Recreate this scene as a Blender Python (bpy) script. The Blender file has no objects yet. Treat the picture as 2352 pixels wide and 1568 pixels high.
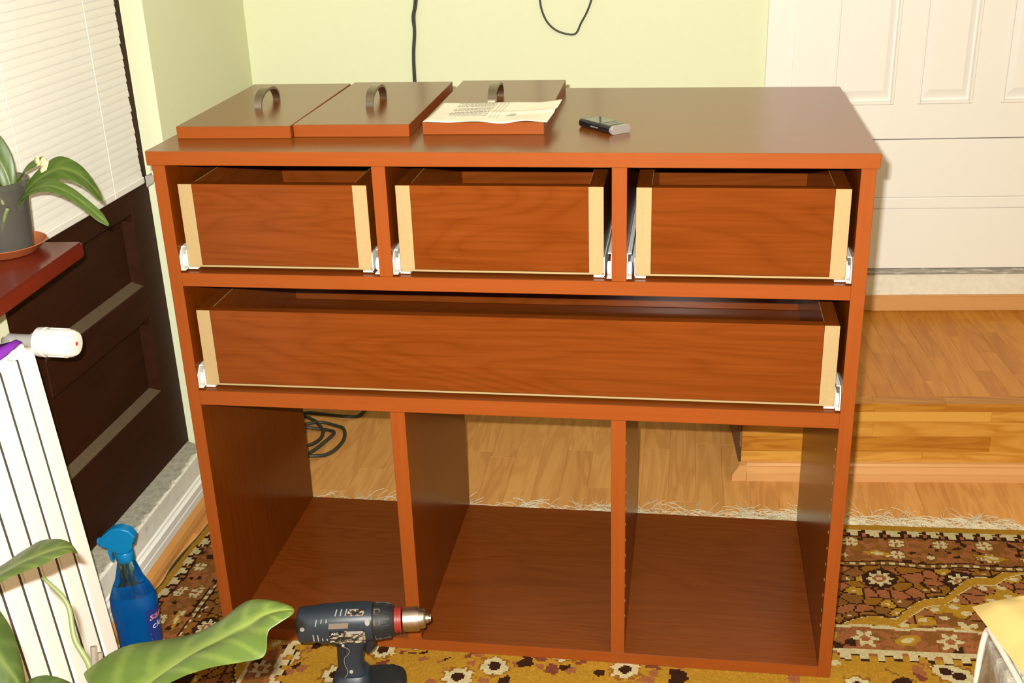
import bpy, bmesh, math, random
import numpy as np
from mathutils import Vector, Matrix, Euler
random.seed(7); rng = np.random.default_rng(11)
SC = bpy.context.scene
COL = SC.collection
R = math.radians

# ------------------------------------------------------------------ camera, light, exposure
CAM = Vector((0.8713225, -1.7084345, 1.3609228))
CROT = Euler((1.17492597, 0.0324554, 0.1491335), 'XYZ')
FPX = 2618.08
cam = bpy.data.cameras.new('camera'); cam.sensor_width = 36; cam.lens = 36 * FPX / 2352; cam.clip_start = .05
co = bpy.data.objects.new('camera', cam); COL.objects.link(co)
co.location = CAM; co.rotation_euler = CROT
SC.camera = co
CM = CROT.to_matrix()
SC.view_settings.view_transform = 'Standard'; SC.view_settings.look = 'None'
SC.view_settings.gamma = 1; SC.view_settings.use_curve_mapping = False
SC.view_settings.exposure = 0.0
w = bpy.data.worlds.new('world'); SC.world = w; w.use_nodes = True
w.node_tree.nodes['Background'].inputs[0].default_value = (.9, .85, .7, 1)
w.node_tree.nodes['Background'].inputs[1].default_value = .05
# the compact camera's own flash, a few centimetres up and left of the lens
fl = bpy.data.lights.new('flash', 'AREA'); fl.shape = 'RECTANGLE'; fl.size = .020; fl.size_y = .010
fl.energy = 82; fl.color = (1, .965, .88)
fo = bpy.data.objects.new('flash', fl); COL.objects.link(fo)
fo.location = CAM + CM @ Vector((-.029, .036, 0)); fo.rotation_euler = CROT
# unseen fill light added to lift the ambient, weak next to the flash
rl = bpy.data.lights.new('ambient_fill', 'AREA'); rl.shape = 'DISK'; rl.size = .45; rl.energy = 17; rl.color = (1, .84, .60)
ro = bpy.data.objects.new('ambient_fill', rl); COL.objects.link(ro); ro.location = (1.9, -1.2, 2.5)

def at(u, v, ax, val):
    """point of the photograph's pixel (u, v) on the plane ax = val"""
    d = CM @ Vector(((u - 1176) / FPX, -(v - 784) / FPX, -1)); i = 'xyz'.index(ax)
    return CAM + d * ((val - CAM[i]) / d[i])
def dep(u, v, d): return CAM + (CM @ Vector(((u - 1176) / FPX, -(v - 784) / FPX, -1))) * d

# ------------------------------------------------------------------ node helpers
def lin(c):
    return tuple(((x / 255) / 12.92 if x / 255 <= .04045 else ((x / 255 + .055) / 1.055) ** 2.4) for x in c)
class NT:
    def __init__(s, name):
        s.m = bpy.data.materials.new(name); s.m.use_nodes = True; s.t = s.m.node_tree
        s.b = s.t.nodes['Principled BSDF']
    def n(s, ty, **k):
        x = s.t.nodes.new(ty)
        for a, b in k.items():
            if a.startswith('i_'):
                key = a[2:]; key = int(key) if key.isdigit() else key
                if hasattr(b, 'is_linked'): s.t.links.new(b, x.inputs[key])
                else: x.inputs[key].default_value = b
            else: setattr(x, a, b)
        return x
    def l(s, a, b): s.t.links.new(a, b)
    def math(s, op, a, b=0.5, c=0.5):
        x = s.n('ShaderNodeMath', operation=op)
        for i, v in enumerate((a, b, c)):
            if hasattr(v, 'is_linked'): s.l(v, x.inputs[i])
            else: x.inputs[i].default_value = v
        return x.outputs[0]
    def mix(s, f, a, b):
        x = s.n('ShaderNodeMix', data_type='RGBA')
        for i, v in ((0, f), (6, a), (7, b)):
            if hasattr(v, 'is_linked'): s.l(v, x.inputs[i])
            else: x.inputs[i].default_value = v if i == 0 else (*v[:3], 1)
        return x.outputs[2]
    def coord(s, rand=0., scale=(1, 1, 1)):
        tc = s.n('ShaderNodeTexCoord').outputs['Object']
        if rand:
            oi = s.n('ShaderNodeObjectInfo').outputs['Random']
            v = s.n('ShaderNodeVectorMath', operation='SCALE'); v.inputs[0].default_value = (7.1, 3.3, 5.7); s.l(oi, v.inputs[3])
            v.inputs[3].default_value = rand
            ml = s.math('MULTIPLY', oi, rand); s.l(ml, v.inputs[3])
            a = s.n('ShaderNodeVectorMath', operation='ADD'); s.l(tc, a.inputs[0]); s.l(v.outputs[0], a.inputs[1]); tc = a.outputs[0]
        mp = s.n('ShaderNodeMapping'); s.l(tc, mp.inputs[0]); mp.inputs['Scale'].default_value = scale
        return mp.outputs[0]
    def noise(s, vec, scale, detail=3, rough=.55, dist=0):
        x = s.n('ShaderNodeTexNoise', i_Scale=scale, i_Detail=detail, i_Roughness=rough, i_Distortion=dist); s.l(vec, x.inputs['Vector'])
        return x.outputs[0]
    def ramp(s, f, stops):
        x = s.n('ShaderNodeValToRGB'); s.l(f, x.inputs[0]); e = x.color_ramp.elements
        while len(e) < len(stops): e.new(.5)
        for el, (p, c) in zip(e, stops): el.position = p; el.color = (*c[:3], 1) if hasattr(c, '__len__') else (c, c, c, 1)
        return x.outputs[0]
    def done(s, col=None, rough=.5, spec=.5, metal=0, bump=None, bstr=.1, bdist=.001, **k):
        if col is not None:
            if hasattr(col, 'is_linked'): s.l(col, s.b.inputs['Base Color'])
            else: s.b.inputs['Base Color'].default_value = (*col[:3], 1)
        if hasattr(rough, 'is_linked'): s.l(rough, s.b.inputs['Roughness'])
        else: s.b.inputs['Roughness'].default_value = rough
        s.b.inputs['Specular IOR Level'].default_value = spec; s.b.inputs['Metallic'].default_value = metal
        for a, b in k.items(): s.b.inputs[a].default_value = b
        if bump is not None:
            bp = s.n('ShaderNodeBump', i_Strength=bstr, i_Distance=bdist); s.l(bump, bp.inputs['Height']); s.l(bp.outputs[0], s.b.inputs['Normal'])
        return s.m

def veneer(name, axis, c0, c1, rough=.21, ring=26., amt=.50, spec=.12):
    t = NT(name); sc = [5.5, 5.5, 5.5]; sc['xyz'.index(axis)] = .9
    v = t.coord(1.0, sc)
    base = t.noise(v, 1.0, 2, .5, .35)
    rings = t.math('MULTIPLY_ADD', t.math('SINE', t.math('MULTIPLY', base, ring * 6)), .5, .5)
    rings = t.math('POWER', rings, .30)
    sf = [160, 160, 160]; sf['xyz'.index(axis)] = 5
    fine = t.noise(t.coord(1.0, sf), 1.0, 2, .6)
    slow = t.noise(v, .6, 2)
    f = t.math('ADD', t.math('MULTIPLY', rings, amt * .30), t.math('ADD', t.math('MULTIPLY', fine, .50), t.math('MULTIPLY', slow, .26)))
    return t.done(t.ramp(f, [(.20, c0), (.78, c1)]), rough, spec, bump=fine, bstr=.012)
def plain(name, col, rough=.5, spec=.5, metal=0, vary=.06, scale=30, **k):
    t = NT(name); nz = t.noise(t.coord(), scale, 3)
    c = t.mix(nz, tuple(x * (1 - vary) for x in col), tuple(min(1, x * (1 + vary)) for x in col))
    return t.done(c, rough, spec, metal, bump=nz, bstr=.04, **k)

M = {}
M['veneer_x'] = veneer('cherry_veneer', 'x', (.105, .0200, .0012), (.190, .0440, .0066))
M['veneer_y'] = veneer('cherry_veneer_depth', 'y', (.105, .0200, .0012), (.178, .0410, .0056))
M['veneer_z'] = veneer('cherry_veneer_upright', 'z', (.100, .0180, .0010), (.170, .0330, .0018), amt=.25)
M['veneer_top'] = veneer('cherry_veneer_top', 'x', (.120, .0300, .0030), (.220, .0600, .0060), rough=.23, spec=.85)
M['veneer_top_y'] = veneer('cherry_veneer_front', 'y', (.120, .0300, .0030), (.210, .0570, .0060), rough=.23, spec=.85)
M['edge_x'] = veneer('edge_band', 'x', (.205, .0450, .0062), (.260, .0600, .0095), .42, amt=.15)
M['edge_z'] = veneer('edge_band_upright', 'z', (.205, .0450, .0062), (.260, .0600, .0095), .42, amt=.15)
M['chip'] = plain('raw_board_edge', (.345, .245, .115), .75, .2, vary=.10, scale=220)
M['white_metal'] = plain('white_metal', (.66, .65, .60), .35, .5)
M['nickel'] = plain('brushed_nickel', (.30, .25, .20), .30, .5, 1.0, vary=.1)
M['wall'] = plain('pale_green_paint', (.72, .750, .52), .85, .2, vary=.02, scale=60)
M['white_paint'] = plain('white_gloss_paint', (.84, .815, .765), .30, .5, vary=.015, scale=18)
M['ceiling'] = plain('ceiling_paint', (.78, .77, .72), .9, .1)
def t_():
    t = NT('scuffed_threshold'); n = t.noise(t.coord(0, (8, 8, 60)), 3, 4, .65)
    return t.done(t.ramp(n, [(.38, (.26, .24, .20)), (.55, (.38, .36, .31)), (.68, (.70, .67, .58))]), .6, .3, bump=n, bstr=.3)
M['scuffed'] = t_()
def t_():
    t = NT('chipped_white_plaster'); n = t.noise(t.coord(0, (1, 1, 1)), 45, 5, .7)
    return t.done(t.ramp(n, [(.28, (.30, .27, .20)), (.36, (.72, .68, .57)), (.7, (.82, .79, .68))]), .6, .3, bump=n, bstr=.25)
M['chipped'] = t_()
def t_():
    t = NT('rough_concrete'); n = t.noise(t.coord(), 70, 6, .75); sp = t.noise(t.coord(), 260, 2, .6)
    c = t.ramp(n, [(.25, (.20, .185, .15)), (.5, (.40, .375, .30)), (.8, (.54, .51, .42))])
    return t.done(t.mix(t.math('GREATER_THAN', sp, .70), c, (.07, .06, .045)), .9, .15, bump=n, bstr=.5)
M['concrete'] = t_()
def wood_floor(name, stops, axis='y', rough=.34):
    t = NT(name); sc = [14, 14, 14]; sc['xyz'.index(axis)] = 1.6
    v = t.coord(3.0, sc); b = t.noise(v, 1.0, 3, .55, .6)
    ring = t.math('MULTIPLY_ADD', t.math('SINE', t.math('MULTIPLY', b, 42)), .5, .5)
    sf = [240, 240, 240]; sf['xyz'.index(axis)] = 9
    fine = t.noise(t.coord(3.0, sf), 1.0, 2, .6)
    rnd = t.n('ShaderNodeSeparateColor', i_Color=t.n('ShaderNodeObjectInfo').outputs['Color']).outputs[0]
    f = t.math('ADD', t.math('MULTIPLY', rnd, .55), t.math('ADD', t.math('MULTIPLY', ring, .26), t.math('ADD', t.math('MULTIPLY', fine, .28), t.math('MULTIPLY', b, .22))))
    return t.done(t.ramp(f, stops), rough, .25, bump=fine, bstr=.05)
M['floor'] = wood_floor('laminate_floor', [(.15, (.40, .168, .042)), (.5, (.54, .245, .068)), (.9, (.66, .335, .105))])
M['parquet'] = wood_floor('oak_parquet', [(.15, (.34, .105, .008)), (.5, (.44, .155, .014)), (.9, (.54, .215, .026))])
M['riser'] = wood_floor('riser_boards', [(.15, (.32, .105, .010)), (.5, (.46, .190, .022)), (.9, (.60, .300, .055))], 'x')
M['trimwood'] = wood_floor('beech_trim', [(.15, (.50, .235, .080)), (.9, (.60, .310, .115))], 'x', .28)
M['skirtwood'] = wood_floor('pine_skirt', [(.15, (.48, .20, .055)), (.9, (.56, .26, .075))], 'y', .35)
M['subfloor'] = plain('subfloor', (.20, .10, .04), .8)
def t_():
    t = NT('dark_brown_gloss'); n = t.noise(t.coord(0, (20, 3, 20)), 2, 3); n2 = t.noise(t.coord(), 90, 4)
    c = t.ramp(n, [(.3, (.024, .0055, .0017)), (.7, (.036, .0085, .0028))])
    return t.done(t.mix(t.math('MULTIPLY', n2, .12), c, (.05, .028, .012)), .55, .14, bump=n2, bstr=.04)
M['brown'] = t_()
M['dusty'] = plain('dusty_ledge', (.105, .070, .040), .8, .2, vary=.25, scale=120)
M['sill'] = plain('red_brown_gloss', (.125, .014, .006), .22, .5, vary=.1)
M['blind'] = plain('white_slat', (.76, .745, .69), .5, .3, vary=.02)
M['cord_white'] = plain('white_cord', (.75, .73, .66), .7)
M['rad'] = plain('radiator_enamel', (.93, .92, .87), .30, .5, vary=.01)
M['grime'] = plain('grey_grime', (.075, .066, .050), .9, .1, vary=.3, scale=120)
M['plastic_white'] = plain('white_plastic', (.72, .70, .66), .35, .5, vary=.02)
M['metal'] = plain('zinc_metal', (.56, .55, .51), .35, .5, .45)
M['cable'] = plain('dark_cable', (.030, .026, .016), .45, .5)
M['terracotta'] = plain('terracotta_plastic', (.42, .115, .035), .40, .5)
M['soil'] = plain('bark_soil', (.06, .035, .018), .9, .2, vary=.5, scale=160)
M['purple'] = plain('purple_cloth', (.16, .02, .30), .75, .2)
M['paper'] = plain('white_paper', (.78, .74, .60), .8, .2, vary=.015)
M['ink'] = plain('grey_print', (.30, .29, .25), .8, .1)
M['drill'] = plain('navy_plastic', (.016, .024, .036), .42, .5, vary=.25, scale=90)
M['drill_dark'] = plain('black_rubber', (.012, .0125, .014), .55, .4, vary=.2)
M['drill_grey'] = plain('grey_mark', (.26, .25, .23), .6)
M['drill_red'] = plain('red_ring', (.24, .020, .014), .45)
M['chuck'] = plain('worn_steel', (.42, .36, .30), .36, .5, 1.0, vary=.25, scale=140)
M['label'] = plain('black_label', (.010, .010, .010), .4)
def t_():
    t = NT('worn_label'); n = t.noise(t.coord(0, (1, 1, 2.2)), 85, 4, .7)
    return t.done(t.ramp(n, [(.50, (.012, .011, .010)), (.58, (.30, .24, .16)), (.66, (.42, .36, .27))]), .55, .3)
M['worn'] = t_()
M['phone'] = plain('black_gloss_plastic', (.008, .008, .010), .12, .6)
M['phone_screen'] = plain('phone_glass', (.10, .10, .085), .05, .8)  # the wall's pale reflection is put into the screen colour
M['silver'] = plain('silver_plastic', (.45, .42, .40), .35, .5, .6)
M['key'] = plain('grey_key', (.16, .15, .12), .3)
def leafmat(name, c0, c1, c2, rough=.38, trans=.12):
    t = NT(name); v = t.coord(); n = t.noise(v, 9, 3); n2 = t.noise(v, 60, 3)
    at_ = t.n('ShaderNodeAttribute', attribute_name='vein').outputs['Fac']
    c = t.mix(n, c0, c1); c = t.mix(at_, c, c2)
    m = t.done(c, rough, .45, bump=n2, bstr=.06)
    t.b.inputs['Subsurface Weight'].default_value = trans; t.b.inputs['Subsurface Radius'].default_value = (.004, .006, .002); t.b.inputs['Subsurface Scale'].default_value = .3
    return m
M['orchid'] = leafmat('orchid_leaf', (.030, .064, .005), (.054, .098, .009), (.10, .145, .025), .42)
M['leaf'] = leafmat('calla_leaf', (.038, .064, .007), (.060, .092, .012), (.15, .19, .035), .45)
M['leaf_dark'] = leafmat('calla_leaf_dark', (.026, .046, .008), (.042, .068, .012), (.09, .12, .03), .42)
M['stem'] = plain('green_stem', (.14, .17, .06), .5)
M['stick'] = plain('dry_stick', (.15, .12, .09), .8)
M['petal'] = plain('wilted_petal', (.62, .56, .30), .7)
M['cushion'] = plain('yellow_velvet', (.43, .315, .115), .8, .2, vary=.08, scale=14)
def t_():
    t = NT('crushed_white_velvet'); n = t.noise(t.coord(), 26, 5, .7, 1.5)
    return t.done(t.ramp(n, [(.35, (.30, .275, .22)), (.52, (.52, .49, .41)), (.68, (.80, .77, .70))]), .55, .4, bump=n, bstr=.4, bdist=.004)
M['velvet'] = t_()
M['velvet_edge'] = plain('velvet_piping', (.50, .47, .40), .6, .3, vary=.2, scale=90)
def glassy(name, col, rough=.05, trans=1., ior=1.35):
    t = NT(name); n = t.noise(t.coord(), 20, 2)
    c = t.mix(n, tuple(x * .97 for x in col), col)
    m = t.done(c, rough, .5); t.b.inputs['Transmission Weight'].default_value = trans; t.b.inputs['IOR'].default_value = ior
    return m
M['bottle'] = glassy('clear_blue_plastic', (.30, .72, .84), .05)
M['liquid'] = glassy('blue_liquid', (.006, .27, .78), .03, .50)
M['trigger'] = glassy('blue_trigger_plastic', (.004, .17, .40), .30, .10)
M['cup'] = glassy('smoky_cup_plastic', (.42, .41, .36), .12, .88, 1.15)
M['glass'] = glassy('window_glass', (.9, .95, .93), .02, 1.0, 1.45)
M['text_red'] = plain('red_print', (.62, .03, .03), .5)
M['text_white'] = plain('white_print', (.80, .82, .84), .5)
M['dark'] = plain('night_dark', (.004, .004, .005), .9, .1)
M['fringe'] = plain('cream_fringe', (.64, .56, .40), .9, .1, vary=.2, scale=200)
def t_():
    t = NT('knotted_wool'); a = t.n('ShaderNodeAttribute', attribute_name='knot').outputs['Color']
    n = t.noise(t.coord(), 300, 3, .7); n2 = t.noise(t.coord(), 5, 2)
    k = t.math('MULTIPLY', t.math('MULTIPLY_ADD', n, .7, .65), t.math('MULTIPLY_ADD', n2, .3, .85))
    v = t.n('ShaderNodeVectorMath', operation='SCALE'); t.l(a, v.inputs[0]); t.l(k, v.inputs[3])
    return t.done(v.outputs[0], .95, .05, bump=n, bstr=.5, bdist=.002)
M['rug'] = t_()

# ------------------------------------------------------------------ mesh helpers
MW = {}
def tag(o, label=None, cat=None, group=None, kind=None):
    for k, v in (('label', label), ('category', cat), ('group', group), ('kind', kind)):
        if v: o[k] = v
    return o
def thing(name, label, cat, loc=(0, 0, 0), rz=0, group=None, kind=None):
    o = bpy.data.objects.new(name, None); COL.objects.link(o)
    o.empty_display_size = .05
    o.location = loc; o.rotation_euler = (0, 0, rz)
    MW[o] = Matrix.Translation(loc) @ Matrix.Rotation(rz, 4, 'Z')
    return tag(o, label, cat, group, kind)
def sub(name, parent):
    o = bpy.data.objects.new(name, None); COL.objects.link(o); o.parent = parent; o.empty_display_size = .03
    MW[o] = MW[parent]; return o
def obj(name, bm, mats, parent=None, smooth=False, local=False, loc=None, kind=None, label=None):
    """links a bmesh authored in world coordinates (or in the thing's own if local) as ONE object"""
    me = bpy.data.meshes.new(name)
    bmesh.ops.recalc_face_normals(bm, faces=bm.faces[:])
    o = bpy.data.objects.new(name, me); COL.objects.link(o)
    if parent is not None:
        if not local: bm.transform(MW[parent].inverted())
        o.parent = parent; MW[o] = MW[parent]
    elif loc is not None:
        bm.transform(Matrix.Translation(loc).inverted()); o.location = loc; MW[o] = Matrix.Translation(loc)
    else: MW[o] = Matrix.Identity(4)
    bm.to_mesh(me); bm.free()
    for m in (mats if isinstance(mats, (list, tuple)) else [mats]): me.materials.append(M[m])
    if smooth:
        for p in me.polygons: p.use_smooth = True
        if smooth != 'all':
            try: me.set_sharp_from_angle(angle=R(smooth if smooth is not True else 40))
            except Exception: pass
    if kind: o['kind'] = kind
    if label: o['label'] = label
    return o
def box(bm, lo, hi, bev=0, mat=None, front=None):
    lo, hi = Vector(lo), Vector(hi); n0 = len(bm.verts)
    r = bmesh.ops.create_cube(bm, size=1); vs = r['verts']
    for v in vs: v.co = Vector(((lo[i] + hi[i]) / 2 + v.co[i] * (hi[i] - lo[i]) for i in range(3)))
    fs = list({f for v in vs for f in v.link_faces})
    for f in fs:
        if mat is not None: f.material_index = mat
        if front is not None:
            f.normal_update()
            if f.normal.y < -.9: f.material_index = front
    if bev:
        es = list({e for f in fs for e in f.edges})
        bmesh.ops.bevel(bm, geom=es, offset=bev, segments=1, affect='EDGES', profile=.5, material=-1)
    return bm
def B(lo, hi, bev=0, front=None):
    return box(bmesh.new(), lo, hi, bev, None, front)
def obox(bm, c, ax, ay, az, mat=0):
    """box from centre and three half-axis vectors"""
    c, ax, ay, az = map(Vector, (c, ax, ay, az)); vs = []
    for i in (-1, 1):
        for j in (-1, 1):
            for k in (-1, 1): vs.append(bm.verts.new(c + ax * i + ay * j + az * k))
    for q in ((0, 1, 3, 2), (4, 6, 7, 5), (0, 4, 5, 1), (2, 3, 7, 6), (0, 2, 6, 4), (1, 5, 7, 3)):
        f = bm.faces.new([vs[i] for i in q]); f.material_index = mat
    return bm
def prism(bm, pts, d, mat=0):
    d = Vector(d); a = [bm.verts.new(p) for p in pts]; b = [bm.verts.new(Vector(p) + d) for p in pts]; n = len(a)
    fs = [bm.faces.new(a), bm.faces.new(b[::-1])]
    for i in range(n): fs.append(bm.faces.new((a[i], b[i], b[(i + 1) % n], a[(i + 1) % n])))
    for f in fs: f.material_index = mat
    return bm
def tube(bm, pts, r, seg=8, caps=True, flat=1.0, mat=0):
    pts = [Vector(p) for p in pts]; rings = []; n = len(pts); up = None
    rr = r if hasattr(r, '__len__') else [r] * n
    for i, p in enumerate(pts):
        t = (pts[min(i + 1, n - 1)] - pts[max(i - 1, 0)]).normalized()
        if up is None: up = Vector((0, 0, 1)) if abs(t.z) < .9 else Vector((1, 0, 0))
        s = t.cross(up).normalized(); up = s.cross(t).normalized()
        rings.append([bm.verts.new(p + s * math.cos(2 * math.pi * k / seg) * rr[i] + up * math.sin(2 * math.pi * k / seg) * rr[i] * flat) for k in range(seg)])
    for a, b in zip(rings, rings[1:]):
        for k in range(seg): bm.faces.new((a[k], a[(k + 1) % seg], b[(k + 1) % seg], b[k])).material_index = mat
    if caps: bm.faces.new(rings[0][::-1]).material_index = mat; bm.faces.new(rings[-1]).material_index = mat
    return bm
def spline(pts, n=8):
    """Catmull-Rom through pts"""
    P = [Vector(p) for p in pts]; P = [P[0] * 2 - P[1]] + P + [P[-1] * 2 - P[-2]]; out = []
    for i in range(1, len(P) - 2):
        a, b, c, d = P[i - 1:i + 3]; t0 = 0.0; t1 = t0 + max((b - a).length, 1e-7) ** .5; t2 = t1 + max((c - b).length, 1e-7) ** .5; t3 = t2 + max((d - c).length, 1e-7) ** .5
        for k in range(n):
            t = t1 + (t2 - t1) * k / n
            A1 = a * ((t1 - t) / (t1 - t0)) + b * ((t - t0) / (t1 - t0)); A2 = b * ((t2 - t) / (t2 - t1)) + c * ((t - t1) / (t2 - t1)); A3 = c * ((t3 - t) / (t3 - t2)) + d * ((t - t2) / (t3 - t2))
            B1 = A1 * ((t2 - t) / (t2 - t0)) + A2 * ((t - t0) / (t2 - t0)); B2 = A2 * ((t3 - t) / (t3 - t1)) + A3 * ((t - t1) / (t3 - t1))
            out.append(B1 * ((t2 - t) / (t2 - t1)) + B2 * ((t - t1) / (t2 - t1)))
    return out + [P[-2]]
def lathe(bm, prof, seg=24, M4=None, sx=1, sy=1, caps=True, ex=2.0, mat=0):
    """profile of (radius, height) turned about z; ex > 2 squares the section"""
    M4 = M4 or Matrix.Identity(4); rings = []
    for p in prof:
        r, z = p[0], p[1]; ring = []
        for k in range(seg):
            a = 2 * math.pi * k / seg; c, s = math.cos(a), math.sin(a)
            q = (abs(c) ** ex + abs(s) ** ex) ** (-1 / ex)
            ring.append(bm.verts.new(M4 @ Vector((c * r * sx * q, s * r * sy * q, z))))
        rings.append(ring)
    for a, b in zip(rings, rings[1:]):
        for k in range(seg): bm.faces.new((a[k], a[(k + 1) % seg], b[(k + 1) % seg], b[k])).material_index = mat
    if caps:
        bm.faces.new(rings[0][::-1]).material_index = mat; bm.faces.new(rings[-1]).material_index = mat
    return bm
def bar(bm, p0, p1, prof, mat=0):
    """sweep a closed section prof of (outward, up) from p0 to p1 in plan; outward = right-hand normal of the run"""
    p0, p1 = Vector(p0), Vector(p1); t = (p1 - p0); t.z = 0; t.normalize(); nrm = Vector((t.y, -t.x, 0))
    return prism(bm, [p0 + nrm * a + Vector((0, 0, b)) for a, b in prof], p1 - p0, mat)

# ================================================================== THE SETTING
FZ = -.008                                     # floor; the rug's top is z = 0
CS, SN = math.cos(R(4.5)), math.sin(R(4.5))
EX, EY = Vector((CS, SN, 0)), Vector((-SN, CS, 0))
WO = Vector((1.38, 1.37, 0))                   # a point on the back wall
def W(s, z, out=0): return WO + EX * s - EY * out + Vector((0, 0, z))
def wbox(bm, s0, s1, z0, z1, o0, o1, mat=0):
    return prism(bm, [W(s0, z0, o0), W(s1, z0, o0), W(s1, z0, o1), W(s0, z0, o1)], (0, 0, z1 - z0), mat)
H = 2.6
# floor: a slab with separate laminate strips behind and beside the cabinet
bm = bmesh.new(); box(bm, (-1.2, -3.2, -.12), (4.2, 1.9, FZ - .004))
floor = obj('floor', bm, 'subfloor', kind='structure')
def strips(parent, x0, x1, y0, y1, wd, ln, z, th, mat, name='plank', skip=None, seed=1):
    rnd = random.Random(seed); x = x0; i = 0
    while x < x1 - .005:
        xe = min(x + wd, x1); y = y0 - rnd.random() * ln
        while y < y1 - .001:
            ye = min(y + ln * rnd.uniform(.8, 1.15), y1); ya = max(y, y0)
            if ye - ya > .012 and not (skip and skip(x, xe, ya, ye)):
                b = B((x + .0001, ya + .0001, z - th), (xe - .0001, ye - .0001, z), .0003)
                c = Vector(((x + xe) / 2, (ya + ye) / 2, z))
                bm_ = b; bm_.transform(Matrix.Translation(c).inverted())
                o = obj(name, bm_, mat, parent, local=True); o.location = c; q_ = rnd.uniform(.22, .52); o.color = (q_, q_, q_, 1)
            y = ye
        x = xe; i += 1
strips(floor, -.30, 2.0, .36, 1.36, .0635, .62, FZ, .010, 'floor',
       skip=lambda a, b, c, d: (c > .86 and a > 1.08) or d < .34, seed=4)
bm = bmesh.new(); box(bm, (-.42, -2.2, FZ - .009), (2.9, .3595, FZ - .001)); box(bm, (2.0005, .36, FZ - .009), (3.0, .73, FZ - .001)); obj('laminate', bm, 'floor', floor, kind='stuff')

# back wall with its painted green part
bm = bmesh.new(); wbox(bm, -1.95, -.315, FZ, H, -.12, 0); obj('wall_back', bm, 'wall', kind='structure')
bm = bmesh.new(); wbox(bm, -.315, 2.6, 2.2, H, -.12, 0); wbox(bm, 1.55, 2.6, FZ, 2.2, -.12, 0); obj('wall_back', bm, 'wall', kind='structure')
# other walls and ceiling the flash bounces from
bm = bmesh.new(); box(bm, (3.6, -3.0, FZ), (3.72, 1.75, H)); obj('wall_right', bm, 'wall', kind='structure')
bm = bmesh.new(); box(bm, (-.6, -3.12, FZ), (3.72, -3.0, H)); obj('wall_front', bm, 'wall', kind='structure')
bm = bmesh.new(); box(bm, (-.9, -3.12, H), (3.9, 1.85, H + .1)); obj('ceiling', bm, 'ceiling', kind='structure')
# left wall: pier beyond the balcony door (its near face is the bright reveal), parapet under the window, lintel
yc = 1.238; xc = -.292
bm = bmesh.new()
prism(bm, [(-.253, .587, FZ), (-.300, .580, FZ), (-.42, .60, FZ), (-.42, yc + .12, FZ), (xc, yc, FZ)], (0, 0, H))
obj('wall_left', bm, 'wall', kind='structure')
bm = bmesh.new()
prism(bm, [(-.290, -.026, FZ), (-.290, -3.05, FZ), (-.42, -3.05, FZ), (-.42, -.026, FZ)], (0, 0, .785)); obj('wall_left', bm, 'wall', kind='structure')
bm = bmesh.new()
prism(bm, [(-.255, .592, 2.1), (-.10, -3.05, 2.1), (-.42, -3.05, 2.1), (-.42, .60, 2.1)], (0, 0, H - 2.1)); obj('wall_left', bm, 'wall', kind='structure')
bm = bmesh.new(); box(bm, (-.52, -3.1, FZ), (-.44, .70, H)); obj('wall_outside', bm, 'dark', kind='structure')
# window over the parapet (behind the blind)
win = thing('window_1', None, None, (-.33, -1.0, .80), kind='structure')
bm = bmesh.new(); box(bm, (-.345, -2.0, .785), (-.315, -.02, .86)); box(bm, (-.345, -2.0, 2.02), (-.315, -.02, 2.1)); box(bm, (-.345, -2.0, .86), (-.315, -1.93, 2.02)); box(bm, (-.345, -.10, .86), (-.315, -.02, 2.02)); box(bm, (-.345, -1.04, .86), (-.315, -.96, 2.02))
obj('window_frame', bm, 'brown', win)
bm = bmesh.new(); box(bm, (-.334, -1.93, .86), (-.330, -.10, 2.02)); obj('pane', bm, 'glass', win)

# balcony door: dark brown, two panels below, glass above
DX = -.300
d2 = thing('door_2', None, None, (DX, .28, .10), kind='structure')
bm = B((DX - .045, .488, .105), (DX, .585, 2.1), .002); obj('stile', bm, 'brown', d2)
bm = B((DX - .045, -.02, .105), (DX, .075, 2.1), .002); obj('stile', bm, 'brown', d2)
for z0, z1 in ((.105, .285), (.462, .538), (.700, .800), (2.0, 2.1)):
    obj('rail', B((DX - .045, .0755, z0), (DX, .4875, z1), .002), 'brown', d2)
for z0, z1 in ((.285, .462), (.538, .700)):
    p = obj('panel', B((DX - .034, .070, z0 - .004), (DX - .018, .492, z1 + .004)), 'brown', d2)
    # bevelled moulding round the panel: sloped bottom ledge catches dust
    bm = bmesh.new()
    prism(bm, [(DX - .018, .0755, z0 + .016), (DX - .0005, .0755, z0 + .001), (DX - .018, .0755, z0)], (0, .412, 0)); obj('ledge', bm, 'dusty', p)
    bm = bmesh.new()
    prism(bm, [(DX - .018, .0755, z1 - .010), (DX - .0005, .0755, z1), (DX - .018, .0755, z1)], (0, .412, 0))
    for yy, s in ((.0755, 1), (.4875, -1)):
        prism(bm, [(DX - .018, yy + s * .018, z0 + .014), (DX - .0005, yy, z0), (DX - .018, yy, z0)], (0, 0, z1 - z0 - .02))
    obj('moulding', bm, 'brown', p)
bm = bmesh.new(); box(bm, (DX - .026, .075, .80), (DX - .022, .488, 2.0)); obj('pane', bm, 'glass', d2)
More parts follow.
